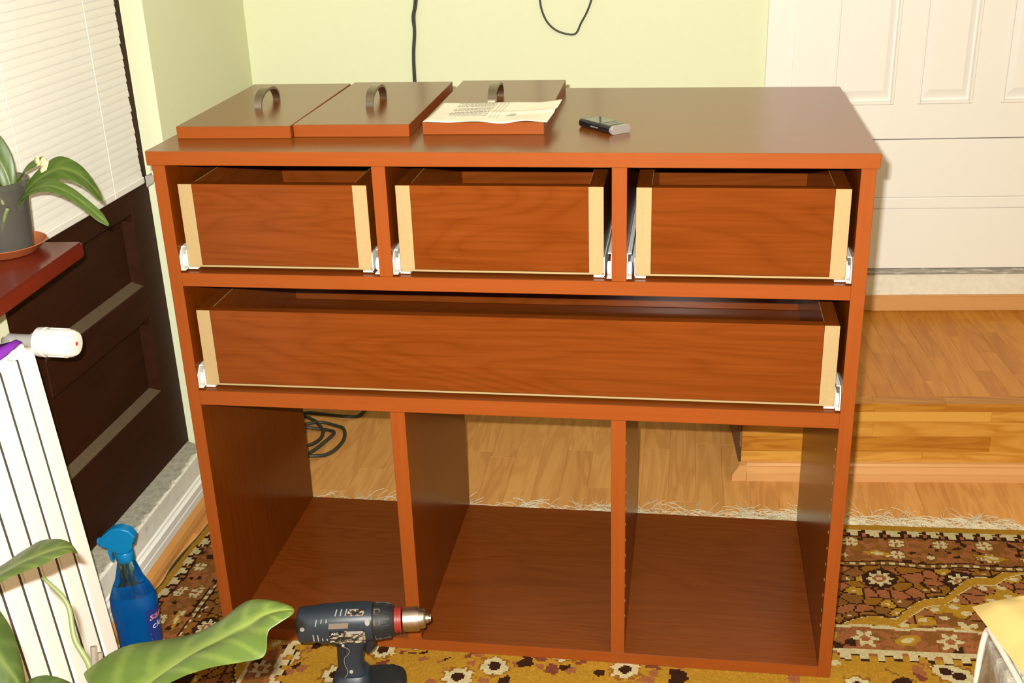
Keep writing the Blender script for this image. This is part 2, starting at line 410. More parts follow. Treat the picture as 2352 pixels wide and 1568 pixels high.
# threshold of the door niche: rough concrete with a white face, white moulded skirting, wooden quarter round
def sx(y, base): return base - (y - .2) * .028
bm = bmesh.new()
prism(bm, [(-.235, -.34, FZ), (-.254, .55, FZ), (-.345, .60, FZ), (-.3455, -.34, FZ)], (0, 0, .112 - FZ))
th = obj('trim_1', bm, 'concrete', kind='structure')
bm = bmesh.new(); n = 90; rowa = []
for i in range(n + 1):                          # plastered white front with a ragged top edge
    y = -.34 + i * .93 / n; x = sx(y, -.2395); j = random.uniform(-.0025, .0025)
    rowa.append([bm.verts.new((x + .002, y, FZ)), bm.verts.new((x + .002, y, .111)), bm.verts.new((x - .003 + j, y, .1135 + j * .3)), bm.verts.new((x - .008 + 2 * j, y, .1122)), bm.verts.new((x - .010, y, FZ))])
for a, b in zip(rowa, rowa[1:]):
    for k in range(5): bm.faces.new((a[k], a[(k + 1) % 5], b[(k + 1) % 5], b[k]))
bm.faces.new(rowa[0]); bm.faces.new(rowa[-1][::-1])
obj('plaster_face', bm, 'chipped', th)
bm = bmesh.new()
bar(bm, (sx(1.0, -.236), 1.0, 0), (sx(-.34, -.236), -.34, 0), [(-.001, .024), (-.013, .024), (-.013, .040), (-.0112, .0415), (-.0125, .043), (-.0125, .058), (-.006, .061), (-.0055, .066), (-.001, .068)])
bb = obj('baseboard_left', bm, 'white_paint', kind='structure')
bm = bmesh.new()
bar(bm, (sx(1.1, -.236), 1.1, 0), (sx(-.34, -.236), -.34, 0), [(0, FZ), (-.027, FZ), (-.027, .004), (-.023, .014), (-.013, .0235), (0, .0235)])
obj('baseboard_left', bm, 'skirtwood', kind='structure')

# raised floor at the right: riser of five boards, moulded trim at its foot, parquet on top, wooden skirting at the back
PZ = .186
P0 = Vector((1.012, .738, 0)); PD = EX
def PP(s, o, z): return P0 + PD * s + EY * o + Vector((0, 0, z))
PL = 1.80
plat = thing('raised_floor', None, None, (1.6, 1.0, FZ), kind='structure')
bm = bmesh.new()
prism(bm, [PP(.004, .005, FZ), PP(PL, .005, FZ), PP(PL, .62, FZ), PP(.004, .62, FZ)], (0, 0, PZ - .012 - FZ)); obj('core', bm, 'subfloor', plat)
rb_ = random.Random(21)
def board(s0, s1, o0, o1, z0, z1, mat, name, tone=None):
    b = bmesh.new(); prism(b, [PP(s0 + .0001, o0, z0), PP(s1 - .0001, o0, z0), PP(s1 - .0001, o1, z0), PP(s0 + .0001, o1, z0)], (0, 0, z1 - z0))
    bmesh.ops.bevel(b, geom=b.edges[:], offset=.0004, segments=1, affect='EDGES')
    c = PP((s0 + s1) / 2, o0, z0); b.transform(Matrix.Translation(-c))
    o = obj(name, b, mat, plat, local=True); o.location = c - Vector(MW[plat].translation); q_ = rb_.random() if tone is None else tone; o.color = (q_, q_, q_, 1); return o
zs = [.026, .062, .101, .139, .1655]
seams = [[0, .42, .80, PL], [0, .57, PL], [0, .30, .74, PL], [0, .565, PL]]
tones = [[.70, .55, .6], [.0, .42], [.55, .5, .4], [1.15, .45]]
for i in range(4):
    for a, b in zip(seams[i], seams[i][1:]): board(a, b, -.004 if i != 3 else -.002, .005, zs[i] + .0002, zs[i + 1] - .0002, 'riser', 'riser_board', tones[i][seams[i].index(a)])
for a, b in ((0, .30), (.30, .46), (.46, .86), (.86, PL)): board(a, b, -.003, .038, .1660, PZ, 'riser', 'edge_board', -.22 + .12 * (a > .4))
bm = bmesh.new()
prof = [(0, FZ), (-.020, FZ), (-.020, .004), (-.0165, .006), (-.0165, .009), (-.0185, .010), (-.0185, .013), (-.014, .017), (-.011, .026), (-.012, .029), (-.008, .034), (0, .035)]
def ptrim(s0, s1, nm):
    b = bmesh.new(); prism(b, [PP(s0, -.0045 + a, z) for a, z in prof], PD * (s1 - s0)); return b
obj('foot_trim', ptrim(.012, PL, ''), 'trimwood', plat)
b = bmesh.new(); prism(b, [PP(.011, -.0045, FZ), PP(-.022, -.0045, FZ), PP(-.022, -.0045, .006), PP(-.006, -.0045, .033), PP(.011, -.0045, .034)], EY * -.019); obj('trim_end_cap', b, 'trimwood', plat)
b = bmesh.new()
for k in range(12): obox(b, PP(-.002, .02 + k * .048, .10 + .02 * (k % 3)), PD * .002, EY * .018, (0, 0, .03))
obj('side_splinters', b, 'subfloor', plat, kind='stuff')
rnd = random.Random(5); s = .01; i = 0
while s < PL - .01:
    o0 = .0385; o1 = .595; o = o0 - rnd.random() * .24
    while o < o1:
        oe = min(o + rnd.uniform(.21, .27), o1); oa = max(o, o0)
        if oe - oa > .01: board(s, min(s + .0435, PL), oa + .0001, oe - .0001, PZ - .012, PZ, 'parquet', 'plank', rnd.uniform(.25, .75))
        o = oe
    s += .0435
# back: wooden skirting, cream strip, door threshold
bm = bmesh.new(); wbox(bm, -.42, 1.45, PZ, .2305, 0, .016); bmesh.ops.bevel(bm, geom=bm.edges[:], offset=.003, segments=2, affect='EDGES')
obj('baseboard_back', bm, 'trimwood', kind='structure')
bm = bmesh.new(); wbox(bm, -1.67, -.43, FZ, .055, 0, .014); obj('baseboard_back', bm, 'trimwood', kind='structure')
# door_1: white panelled door with casing and threshold
d1 = thing('door_1', None, None, W(.2, .2), kind='structure')
bm = bmesh.new(); wbox(bm, -.34, 1.55, .05, .290, -.05, .004); obj('plinth', bm, 'chipped', d1)
bm = bmesh.new(); wbox(bm, -.30, 1.55, .2905, .3065, -.05, .010); bmesh.ops.bevel(bm, geom=bm.edges[:], offset=.003, segments=2, affect='EDGES'); obj('threshold', bm, 'scuffed', d1)
bm = bmesh.new(); wbox(bm, -.320, -.2605, .2305, 2.2, -.05, .012); wbox(bm, -.3225, -.312, .2305, 2.2, 0, .015); obj('casing', bm, 'white_paint', d1)
bm = bmesh.new(); wbox(bm, -.2605, -.2405, .308, 2.18, -.05, .019); bmesh.ops.bevel(bm, geom=bm.edges[:], offset=.004, segments=2, affect='EDGES'); obj('bead', bm, 'white_paint', d1)
bm = bmesh.new(); wbox(bm, -.240, -.1475, .308, 2.18, -.045, .006); obj('stile', bm, 'white_paint', d1)
bm = bmesh.new(); wbox(bm, .010, .070, .756, 2.18, -.045, .006); obj('stile', bm, 'white_paint', d1)
bm = bmesh.new(); wbox(bm, .208, .280, .756, 2.18, -.045, .006); obj('stile', bm, 'white_paint', d1)
bm = bmesh.new(); wbox(bm, .418, .50, .756, 2.18, -.045, .006); obj('stile', bm, 'white_paint', d1)
bm = bmesh.new(); wbox(bm, -.1475, .50, .6665, .756, -.045, .006); obj('rail', bm, 'white_paint', d1)
bm = bmesh.new(); wbox(bm, .50, 1.5, .308, 2.18, -.045, .006); obj('door_leaf', bm, 'white_paint', d1)
bm = bmesh.new(); wbox(bm, -.1475, .50, .508, .6635, -.045, .0065); bmesh.ops.bevel(bm, geom=bm.edges[:], offset=.0012, segments=1, affect='EDGES'); obj('board', bm, 'white_paint', d1)
bm = bmesh.new(); wbox(bm, -.1475, .50, .308, .476, -.045, .0065); bmesh.ops.bevel(bm, geom=bm.edges[:], offset=.0012, segments=1, affect='EDGES'); obj('board', bm, 'white_paint', d1)
bm = bmesh.new(); wbox(bm, -.1475, .50, .4768, .5073, -.045, .0085); bmesh.ops.bevel(bm, geom=bm.edges[:], offset=.003, segments=2, affect='EDGES'); obj('bead', bm, 'white_paint', d1)
for s0, s1 in ((-.1475, .010), (.070, .208), (.280, .418)):
    zb, zt = .756, 2.12
    b = bmesh.new(); wbox(b, s0, s1, zb, zt, -.045, -.010)
    # raised field with bevelled shoulders
    q = .028
    lo = [W(s0 + .012, zb + .012, -.010), W(s1 - .012, zb + .012, -.010), W(s1 - .012, zt - .012, -.010), W(s0 + .012, zt - .012, -.010)]
    hi = [W(s0 + q, zb + q + .008, -.001), W(s1 - q, zb + q + .008, -.001), W(s1 - q, zt - q, -.001), W(s0 + q, zt - q, -.001)]
    a_ = [b.verts.new(p) for p in lo]; c_ = [b.verts.new(p) for p in hi]
    for i in range(4): b.faces.new((a_[i], a_[(i + 1) % 4], c_[(i + 1) % 4], c_[i]))
    b.faces.new(c_)
    pn = obj('panel', b, 'white_paint', d1)
    b = bmesh.new()
    for (u0, u1, v0, v1) in ((s0, s0 + .007, zb, zt), (s1 - .007, s1, zb, zt), (s0 + .007, s1 - .007, zb, zb + .007)):
        wbox(b, u0, u1, v0, v1, -.010, .0085)
    bmesh.ops.bevel(b, geom=b.edges[:], offset=.002, segments=1, affect='EDGES')
    obj('moulding', b, 'white_paint', pn)

# ================================================================== THE CABINET
HC = .9534; D = .5386; BD = .4946; TT = .0235; FY = .003
XL, XR = .007, 1.1455; XI, XO = .0290, 1.1235
S1T, S1B, S2T, S2B, ZB = .7451, .7210, .5265, .4985, .0235
U = ((.3745, .3969), (.7543, .7776)); L = ((.3725, .3985), (.7537, .7784))
cab = thing('cabinet', 'large cherry-brown chest with three small drawers, one wide drawer and three open bays', 'cabinet', (.575, .27, 0))
V2 = lambda ax: ['veneer_' + ax, 'edge_x']
obj('top_board', B((0, 0, HC - TT), (1.15, D, HC), .0008, 1), ['veneer_top', 'edge_x'], cab)
obj('side_panel', B((XL, FY, 0), (XI, BD, HC - TT), .0006, 1), ['veneer_z', 'edge_z'], cab)
obj('side_panel', B((XO, FY, 0), (XR, BD, HC - TT), .0006, 1), ['veneer_z', 'edge_z'], cab)
obj('shelf', B((XI, FY, S1B), (XO, BD, S1T), .0006, 1), V2('x'), cab)
obj('shelf', B((XI, FY, S2B), (XO, BD, S2T), .0006, 1), V2('x'), cab)
obj('bottom_board', B((XI, FY, 0), (XO, BD, ZB), .0006, 1), V2('x'), cab)
for a, b in U: obj('divider', B((a, FY, S1T), (b, BD, HC - TT), .0006, 1), ['veneer_z', 'edge_z'], cab)
for a, b in L: obj('divider', B((a, FY, ZB), (b, BD, S2B), .0006, 1), ['veneer_z', 'edge_z'], cab)
obj('added_back', B((XI, BD - .006, S2T), (XO, BD - .0005, S1B)), 'veneer_x', cab)  # backs added behind the drawers to keep their gaps dark
for a, b in ((XI, U[0][0]), (U[0][1], U[1][0]), (U[1][1], XO)): obj('added_back', B((a, BD - .006, S1T), (b, BD - .0005, HC - TT)), 'veneer_x', cab)
for x, s, y0 in ((XO, -1, .020), (L[1][1], 1, .012)):         # rows of shelf-pin holes, raw board showing
    b = bmesh.new()
    for k in range(12):
        z = .10 + k * .032
        for yy in (y0,):
            lathe(b, [(.0026, 0), (.0026, .0004)], 8, Matrix.Translation((x, yy, z)) @ Matrix.Rotation(s * math.pi / 2, 4, 'Y'))
    obj('pin_holes', b, 'chip', cab, kind='stuff')

def drawer(x0, x1, z0, z1, y=.02, th=.0235, dep_=.44, seed=0):
    d = sub('drawer', cab); ye = y + dep_
    for xa, xb in ((x0, x0 + th), (x1 - th, x1)):
        obj('side_board', B((xa, y + .0006, z0 + .003), (xb, ye, z1), .0004), 'veneer_y', d)
        obj('raw_edge', B((xa, y - .0004, z0 + .003), (xb, y + .0005, z1)), 'chip', d, label='raw tan board edge of the drawer side')
        xq = xb if xa == x0 else xa; sq = 1 if xa == x0 else -1
        obj('seam_line', B((min(xq, xq - sq * .0007), y + .019, z1 - .0003), (max(xq, xq - sq * .0007), ye - .018, z1 + .0003)), 'chip', d)
    obj('front_board', B((x0 + th + .0002, y, z0 + .0035), (x1 - th - .0002, y + .018, z1), .0005), 'veneer_x', d)
    obj('back_panel', B((x0 + th + .0002, ye - .018, z0 + .004), (x1 - th - .0002, ye, z1 - .003)), 'veneer_x', d)
    obj('bottom_panel', B((x0 + .002, y + .0005, z0), (x1 - .002, ye, z0 + .0030)), 'veneer_x', d)
    obj('bottom_edge', B((x0 + .002, y - .0006, z0), (x1 - .002, y + .0004, z0 + .0031)), 'chip', d, label='raw tan edge of the drawer bottom')
    if x1 - x0 > .6: obj('top_edge', B((x0 + th + .001, ye - .018, z1 - .0029), (x1 - th - .001, ye, z1 - .0005)), 'key', d)
    for xs, s in ((x0, -1), (x1, 1)):           # roller runner hooked under the side
        b = bmesh.new()
        xo = xs + s * .0004
        box(b, (min(xo, xo + s * .0016), y - .003, z0 - .003), (max(xo, xo + s * .0016), ye - .02, z0 + .030))
        box(b, (min(xs - s * .016, xs + s * .002), y - .003, z0 - .0034), (max(xs - s * .016, xs + s * .002), ye - .02, z0 - .0006))
        obj('runner', b, 'white_metal', d, label='white metal runner under the drawer side')
    return d
def rail(xw, s, z):
    """white rail screwed to a cabinet wall at xw, opening towards s, with its roller"""
    b = bmesh.new(); x = lambda a: xw + s * a
    prism(b, [(x(.0004), FY + .003, z + .003), (x(.0004), FY + .003, z + .028), (x(.0004), FY + .016, z + .042), (x(.0004), .42, z + .042), (x(.0004), .42, z + .003)], (s * .0014, 0, 0))
    box(b, (min(x(.0018), x(.0080)), FY + .003, z + .0034), (max(x(.0018), x(.0080)), .42, z + .0050))
    box(b, (min(x(.0018), x(.0072)), FY + .017, z + .0400), (max(x(.0018), x(.0072)), .42, z + .0418))
    o = obj('rail', b, 'white_metal', cab, label='white metal drawer rail')
    b = bmesh.new(); lathe(b, [(.0095, 0), (.0110, .001), (.0110, .0050), (.0095, .006)], 18, Matrix.Translation((x(.002), FY + .017, z + .0172)) @ Matrix.Rotation(s * math.pi / 2, 4, 'Y'))
    obj('roller', b, 'plastic_white', o, smooth=True)
ops = [(.0385, .3590, .7510, .8940, U, S1T), (.4070, .7405, .7500, .8945, U, S1T), (.7915, 1.1150, .7500, .8940, U, S1T), (.0385, 1.1145, .5310, .6715, None, S2T)]
for x0, x1, z0, z1, _, zz in ops: drawer(x0, x1, z0, z1)
for xw, s, z in ((XI, 1, S1T), (U[0][0], -1, S1T), (U[0][1], 1, S1T), (U[1][0], -1, S1T), (U[1][1], 1, S1T), (XO, -1, S1T), (XI, 1, S2T), (XO, -1, S2T)): rail(xw, s, z)

# three drawer fronts laid on top, each with its bow handle
def bow(parent, cx, cy, z, ln=.100, wd=.0160, h=.030):
    b = bmesh.new(); n = 18; rows = []
    for i in range(n + 1):
        t = i / n; a = math.pi * t; y = cy - math.cos(a) * ln / 2 * (1 + .06 * math.sin(a)); zz = z + h * (math.sin(a) ** .92)
        wv = wd / 2 * (1 - .18 * abs(math.cos(a)) ** 3)
        tin = .0036 + .0022 * math.sin(a)
        ny, nz = -math.cos(a), math.sin(a)
        rows.append([b.verts.new((cx + sx_ * wv, y + k * ny * tin, zz + k * nz * tin * .8)) for sx_, k in ((-1, 0), (1, 0), (1, -1), (-1, -1))])
    for p, q in zip(rows, rows[1:]):
        for k in range(4): b.faces.new((p[k], p[(k + 1) % 4], q[(k + 1) % 4], q[k]))
    b.faces.new(rows[0]); b.faces.new(rows[-1][::-1])
    bmesh.ops.bevel(b, geom=[e for e in b.edges if len(e.link_faces) == 2 and e.calc_face_angle() > 1.2], offset=.0008, segments=1, affect='EDGES')
    return obj('handle', b, 'nickel', parent, smooth=50, label='curved brushed metal bow handle')
FT = .0208; Z1 = HC + .0002
def dfront(c0, x0, x1, y0, y1, rz, label, hx):
    t = thing('drawer_front', label, 'drawer front', ((x0 + x1) / 2, (y0 + y1) / 2, Z1), rz, 'loose drawer fronts on the cabinet top')
    hw, hd = (x1 - x0) / 2, (y1 - y0) / 2
    b = B((-hw, -hd, 0), (hw, hd, FT), .0008)
    for f in b.faces:
        f.normal_update()
        if abs(f.normal.z) < .5: f.material_index = 1
    obj('board', b, ['veneer_top_y', 'edge_x'], t, local=True)
    bw = bmesh.new(); h_ = bow(t, (x0 + x1) / 2 + hx, (y0 + y1) / 2 - .002, Z1 + FT - .0004)
    return t
dfront(0, .0135, .2115, .0905, .484, R(1.2), 'leftmost loose drawer front, lying beside the pale green wall corner', -.004)
dfront(1, .2150, .4120, .1035, .498, R(.8), 'middle loose drawer front, bare board between the other two', -.004)
dfront(2, .4310, .6330, .1225, .510, R(.8), 'loose drawer front with a sheet of paper lying on it', -.006)

# sheet of paper drooping over the front of the third one
pt = thing('paper_sheet', 'creased white printed sheet lying on a loose drawer front', 'paper', (.54, .19, HC + FT))
b = bmesh.new(); nx, ny = 40, 28; ZP = HC + FT + .0018
c00, c10, c11, c01 = Vector((.437, .112, 0)), Vector((.6425, .1125, 0)), Vector((.651, .263, 0)), Vector((.4425, .2565, 0))
def paper(u, v):
    p = (c00 * (1 - u) + c10 * u) * (1 - v) + (c01 * (1 - u) + c11 * u) * v
    z = ZP + .0020 * (1 - v) ** 2 * (1 + math.sin(u * 17 + .6)) * .5 + .0012 * (1 + math.sin(u * 9 - v * 4)) * .5 + .0030 * max(0, 1 - abs(v - .38 - .16 * u) / .10) * u
    z += .0035 * v * v
    z += .010 * max(0, u - .82) / .18 * v ** 2 * .5
    if p.y < .1215: z -= (.1215 - p.y) * .20 * (1 + math.sin(u * 12)) * .5
    return Vector((p.x, p.y - .0015 * math.sin(u * 21) * (1 - v) ** 3, z))
g = [[b.verts.new(paper(i / nx, j / ny)) for i in range(nx + 1)] for j in range(ny + 1)]
for j in range(ny):
    for i in range(nx): b.faces.new((g[j][i], g[j][i + 1], g[j + 1][i + 1], g[j + 1][i]))
po = obj('sheet', b, 'paper', pt, smooth='all')
md = po.modifiers.new('thickness', 'SOLIDIFY'); md.thickness = .0003; md.offset = -1
b = bmesh.new(); rp = random.Random(3)
def strip(u0, u1, v0, v1, lift=.00035):
    k = max(2, int((u1 - u0) * 30)); rows = []
    for i in range(k + 1):
        u = u0 + (u1 - u0) * i / k; rows.append((b.verts.new(paper(u, v0) + Vector((0, 0, lift))), b.verts.new(paper(u, v1) + Vector((0, 0, lift)))))
    for p, q in zip(rows, rows[1:]): b.faces.new((p[0], q[0], q[1], p[1]))
for ln in range(17):                            # lines of small illegible print
    v = .30 + ln * .040; u = .15 + (.0 if ln % 5 else .03); end = .47
    if ln in (6, 11): continue
    while u < end:
        wv = rp.uniform(.008, .034); strip(u, min(u + wv, end), v, v + .015); u += wv + .007
for v0, v1, u in ((.20, .98, .50), (.20, .98, .53), (.20, .98, .56)):
    for k in range(14): strip(u, u + .004, v0 + (v1 - v0) * k / 14, v0 + (v1 - v0) * (k + .8) / 14)
for k in range(4): strip(.62 + .01 * k, .70, .33 + .025 * k, .342 + .025 * k)
obj('print', b, 'ink', pt, kind='stuff')

# mobile phone
ph = thing('mobile_phone', 'black mobile phone with silver end lying on the cabinet top', 'phone', (.7315, .1625, HC + .0002), math.atan2(-.748, .664))
b = bmesh.new(); LN, WD, TH = .088, .040, .0135
def rrect(w_, h_, r, seg=5):
    o = []
    for cx, cy, a0 in ((w_ / 2 - r, h_ / 2 - r, 0), (-w_ / 2 + r, h_ / 2 - r, 90), (-w_ / 2 + r, -h_ / 2 + r, 180), (w_ / 2 - r, -h_ / 2 + r, 270)):
        for k in range(seg + 1): a = R(a0 + 90 * k / seg); o.append((cx + r * math.cos(a), cy + r * math.sin(a)))
    return o
sec = rrect(WD, TH, .0055)
prism(b, [(-LN / 2, y, z + TH / 2) for y, z in sec], (LN - .007, 0, 0)); obj('body', b, 'phone', ph, True, local=True)
b = bmesh.new(); prism(b, [(LN / 2 - .0069, y * .99, (z * .98) + TH / 2) for y, z in sec], (.0069, 0, 0))
bmesh.ops.bevel(b, geom=[e for f in b.faces if len(f.verts) > 6 for e in f.edges], offset=.0012, segments=2, affect='EDGES')
obj('end_cap', b, 'silver', ph, True, local=True, label='silver end of the phone')
b = B((-.036, -.0165, TH - .0001), (.010, .0165, TH + .0004)); obj('screen', b, 'phone_screen', ph, local=True)
b = bmesh.new()
for i in range(2):
    for j in range(3): box(b, (.0145 + i * .009, -.0145 + j * .0105, TH), (.0215 + i * .009, -.0060 + j * .0105, TH + .0006))
obj('keys', b, 'key', ph, local=True)
b = B((-.012, -WD / 2 - .0004, TH / 2 - .0012), (.008, -WD / 2 + .0006, TH / 2 + .0006)); obj('side_key', b, 'silver', ph, local=True)

# ================================================================== RUG (knots as coloured cells)
A0 = Vector((-.187, .482, 0)); ra = R(1.9); RU = Vector((math.cos(ra), math.sin(ra), 0)); RV = Vector((-.030, -1, 0)).normalized()
NU, NV, KN = 572, 320, .0040
def rgb(*c): return np.array(lin(c)) * .47
GOLD, DG, DK, CR, RO, BR, MV = rgb(214, 158, 50), rgb(176, 116, 40), rgb(72, 42, 26), rgb(244, 224, 170), rgb(190, 116, 70), rgb(160, 104, 50), rgb(150, 80, 60)
uu, vv = np.meshgrid((np.arange(NU) + .5) * KN, (np.arange(NV) + .5) * KN)
def hsh(i, j, s): 
    x = np.sin(i * 127.1 + j * 311.7 + s * 74.7) * 43758.5453; return x - np.floor(x)
def vor(u, v, size, s, jit=.8):
    gu, gv = np.floor(u / size), np.floor(v / size); f1 = np.full(u.shape, 9.); f2 = f1.copy(); idr = np.zeros(u.shape)
    for a in (-1, 0, 1):
        for c in (-1, 0, 1):
            i, j = gu + a, gv + c
            px = (i + .5 + (hsh(i, j, s) - .5) * jit) * size; py = (j + .5 + (hsh(i, j, s + 1) - .5) * jit) * size
            d = np.hypot(u - px, v - py) / size; r = hsh(i, j, s + 2)
            nb = d < f1; f2 = np.where(nb, f1, np.minimum(f2, d)); idr = np.where(nb, r, idr); f1 = np.where(nb, d, f1)
    return f1, f2, idr
def rosette(u, v, cu, cv, r, colp, colc, C, ring=None, petals=8):
    du, dv = u - cu, v - cv; d = np.hypot(du, dv); a = np.arctan2(dv, du); rr = r * (.78 + .22 * np.cos(petals * a))
    if ring is not None: C[d < rr * 1.28] = ring
    C[d < rr] = colp; C[d < r * .34] = colc; return C
WU = NU * KN
def pattern(u, v):
    db = v; dl = u * 1.28; dr = WU - u
    d = np.minimum(np.minimum(db, dl), dr); t = np.where(d == db, u, v + np.where(d == dl, 10.0, 20.0))
    C = np.zeros(u.shape + (3,)); C[:] = GOLD
    def put(m, c): C[m] = c
    # field: gold ground with blossoms and leaves
    f1, f2, idr = vor(u, v, .112, 3, .85)
    du = f1 * .112
    g1, g2, ig = vor(u, v, .026, 9, .9)
    ring = (du > .036) & (du < .062) & (idr < .8)
    put(ring & (ig < .34) & (g1 < .42), RO); put(ring & (ig > .80) & (g1 < .40), DK); put(ring & (ig > .62) & (ig < .72), MV)
    edge = .0275 * (.88 + .16 * np.sin(u * 260) * np.sin(v * 240))
    put((du < edge * 1.18) & (idr < .85), DG); put((du < edge) & (idr < .85), CR); put((du < .0115) & (idr < .85), DK); put((du < .012) & (idr > .85), RO)
    vine = np.abs(np.sin((u * 21 + np.sin(v * 30) * 1.2))) < .055; put(vine & (du > .06) & (ig > .5), BR)
    put((ig > .93) & (du > .062), DK); put((ig > .87) & (ig < .9) & (du > .062), CR)
    # borders, from the field outwards
    def cren(m, off, flip):
        k = np.floor(t / .0156) % 4; q = (d - off) / .022
        q = 1 - q if flip else q
        put(m, DK); put(m & (k == 0) & (q > .15), CR); put(m & (k == 2) & (q > .35), CR); put(m & (k == 1) & (q > .8), CR); put(m & (k == 3) & (q > .72), RO)
    m = (d > .447) & (d < .470); cren(m, .447, True); m = (d > .455) & (d < .470); k = np.floor(t / .0156) % 4; put(m & ((k == 1) | (k == 3)), GOLD)
    put((d > .436) & (d <= .447), CR)
    m = (d > .372) & (d <= .436); put(m, RO)
    h1, h2, ih = vor(t, d, .021, 21, .9); put(m & (ih < .25), BR); put(m & (ih > .9), DK); put(m & (h2 - h1 < .10), BR)
    tt = t % .150 - .075; dd = d - .404
    rr = np.hypot(tt, dd); an = np.arctan2(dd, tt); put(m & (rr < .026 * (.75 + .25 * np.cos(6 * an))), CR); put(m & (rr < .009), RO)
    tt2 = (t + .075) % .150 - .075; r2 = np.hypot(tt2 * .75, dd + tt2 * .35); put(m & (r2 < .017), GOLD); put(m & (r2 < .008), CR)
    put((d > .364) & (d <= .372), CR)
    # wide border: mosaic of leaves with a gold lobed line
    m = (d > .160) & (d <= .364)
    b1, b2, ib = vor(t * .78 + np.sin(d * 40) * .006, d, .027, 33, .85)
    pal = [RO, BR, DG, RO, DG, GOLD, DG, BR]
    for i, c in enumerate(pal): put(m & (ib >= i / 8) & (ib < (i + 1) / 8), c)
    put(m & (b2 - b1 < .095), DK); put(m & (b1 < .12) & (ib > .6), CR)
    lob = .275 + .105 * np.cos((t - 1.38) * 2 * math.pi / .84) - .022 * np.abs(np.sin((t - 1.38) * math.pi / .105))
    ins = m & (d > lob)
    put(ins, BR); put(ins & (ib < .40), RO); put(ins & (ib > .62), GOLD); put(ins & (b1 < .26) & (ib > .3), CR); put(ins & (b2 - b1 < .10) & (ib < .5), DK)
    put(m & (np.abs(d - lob) < .016), CR); put(m & (np.abs(d - lob) < .0125), GOLD); put(m & (d - lob > -.020) & (d - lob < -.014), DK)
    ros = (t % .155) - .0775
    for cv, r in ((.205, .027),):
        q = np.hypot(ros, d - cv); an = np.arctan2(d - cv, ros); mm = m & (d < lob - .02)
        put(mm & (q < r * 1.25), DK); put(mm & (q < r * (.8 + .2 * np.cos(8 * an))), CR); put(mm & (q < r * .45), RO); put(mm & (q < r * .2), CR)
    ros2 = ((t + .0775) % .31) - .155; q = np.hypot(ros2 * .9, d - .235); mm = m & (d < lob - .016); put(mm & (q < .024), DK)
    # guard stripes
    m = (d > .140) & (d <= .160); put(m, BR); put(m & (np.floor(t / .0104) % 2 == 0) & (d > .146) & (d < .154), CR); put(m & ((d < .1445) | (d > .1555)), DK)
    # outer brown band with cream star flowers
    m = (d > .050) & (d <= .140); put(m, BR)
    e1, e2, ie = vor(t, d, .012, 51, .95); put(m & (ie < .35), RO); put(m & (ie > .88), DK); put(m & (ie > .80) & (ie < .84), DG)
    def star(per, sh, dc, r, colr):
        a = (t + sh) % per - per / 2; bq = d - dc; cell = np.maximum(np.abs(a), np.abs(bq)); xx = np.minimum(np.abs(a), np.abs(bq))
        put(m & (cell < r * 1.25) & (np.hypot(a, bq) < r * 1.4), BR)
        put(m & (cell < r) & ((cell < r * .72) | (xx < r * .55)) & ~((xx < r * .14) & (cell > r * .5)), colr); put(m & (cell < r * .25), RO)
    star(.092, .0, .070, .0155, CR); star(.184, .046, .115, .0155, CR); star(.092, .022, .118, .0070, CR)
    a = (t + .02) % .23 - .115; q = np.abs(a) * .35 + np.abs(d - .112 - a * .15); put(m & (q < .012), GOLD); put(m & (q < .006), CR)
    put((d > .047) & (d <= .0505), DK)
    # crenellated edge and plain gold selvedge
    m = (d > .0182) & (d <= .047); put(m, DK); k = np.floor(t / .0080) % 5; q = (d - .0182) / .029
    put(m & (k != 2) & (q < .55), CR); put(m & ((k == 0) | (k == 4)) & (q < .9), CR); put(m & (k == 1) & (q > .25) & (q < .5), DK); put(m & (k == 2) & (q > .5), RO)
    put(d <= .0182, GOLD * .86 + DG * .1)
    return C
wob = .0035
Cc = pattern(np.clip(uu + wob * np.sin(vv * 37) * np.sin(uu * 23), .001, WU - .001), vv + wob * np.sin(uu * 41) * np.cos(vv * 19) * (vv > .02))
Cc = Cc * (1 + .22 * (rng.random((NV, NU, 1)) - .5))
rug = thing('rug', 'worn oriental rug in gold, cream and rose under the cabinet', 'rug', (.95, -.15, FZ))
vx, vy = np.meshgrid(np.arange(NU + 1) * KN, np.arange(NV + 1) * KN)
pos = np.zeros(((NU + 1) * (NV + 1), 3))
pos[:, 0] = A0.x + RU.x * vx.ravel() + RV.x * vy.ravel(); pos[:, 1] = A0.y + RU.y * vx.ravel() + RV.y * vy.ravel()
pos[:, 2] = -.0006 + .0009 * (rng.random(len(pos)) - .5)
pos -= np.array((.95, -.15, FZ))
idx = np.arange((NU + 1) * (NV + 1)).reshape(NV + 1, NU + 1)
quads = np.stack([idx[:-1, :-1], idx[1:, :-1], idx[1:, 1:], idx[:-1, 1:]], -1).reshape(-1, 4)
me = bpy.data.meshes.new('pile'); me.vertices.add(len(pos)); me.vertices.foreach_set('co', pos.ravel())
me.loops.add(quads.size); me.loops.foreach_set('vertex_index', quads.ravel())
me.polygons.add(len(quads)); me.polygons.foreach_set('loop_start', np.arange(0, quads.size, 4)); me.polygons.foreach_set('loop_total', np.full(len(quads), 4))
me.update(calc_edges=True)
ca = me.attributes.new('knot', 'FLOAT_COLOR', 'FACE'); ca.data.foreach_set('color', np.concatenate([Cc.reshape(-1, 3), np.ones((NU * NV, 1))], 1).ravel())
me.materials.append(M['rug']); po = bpy.data.objects.new('pile', me); COL.objects.link(po); po.parent = rug; MW[po] = MW[rug]
me.flip_normals() if me.polygons[0].normal.z < 0 else None
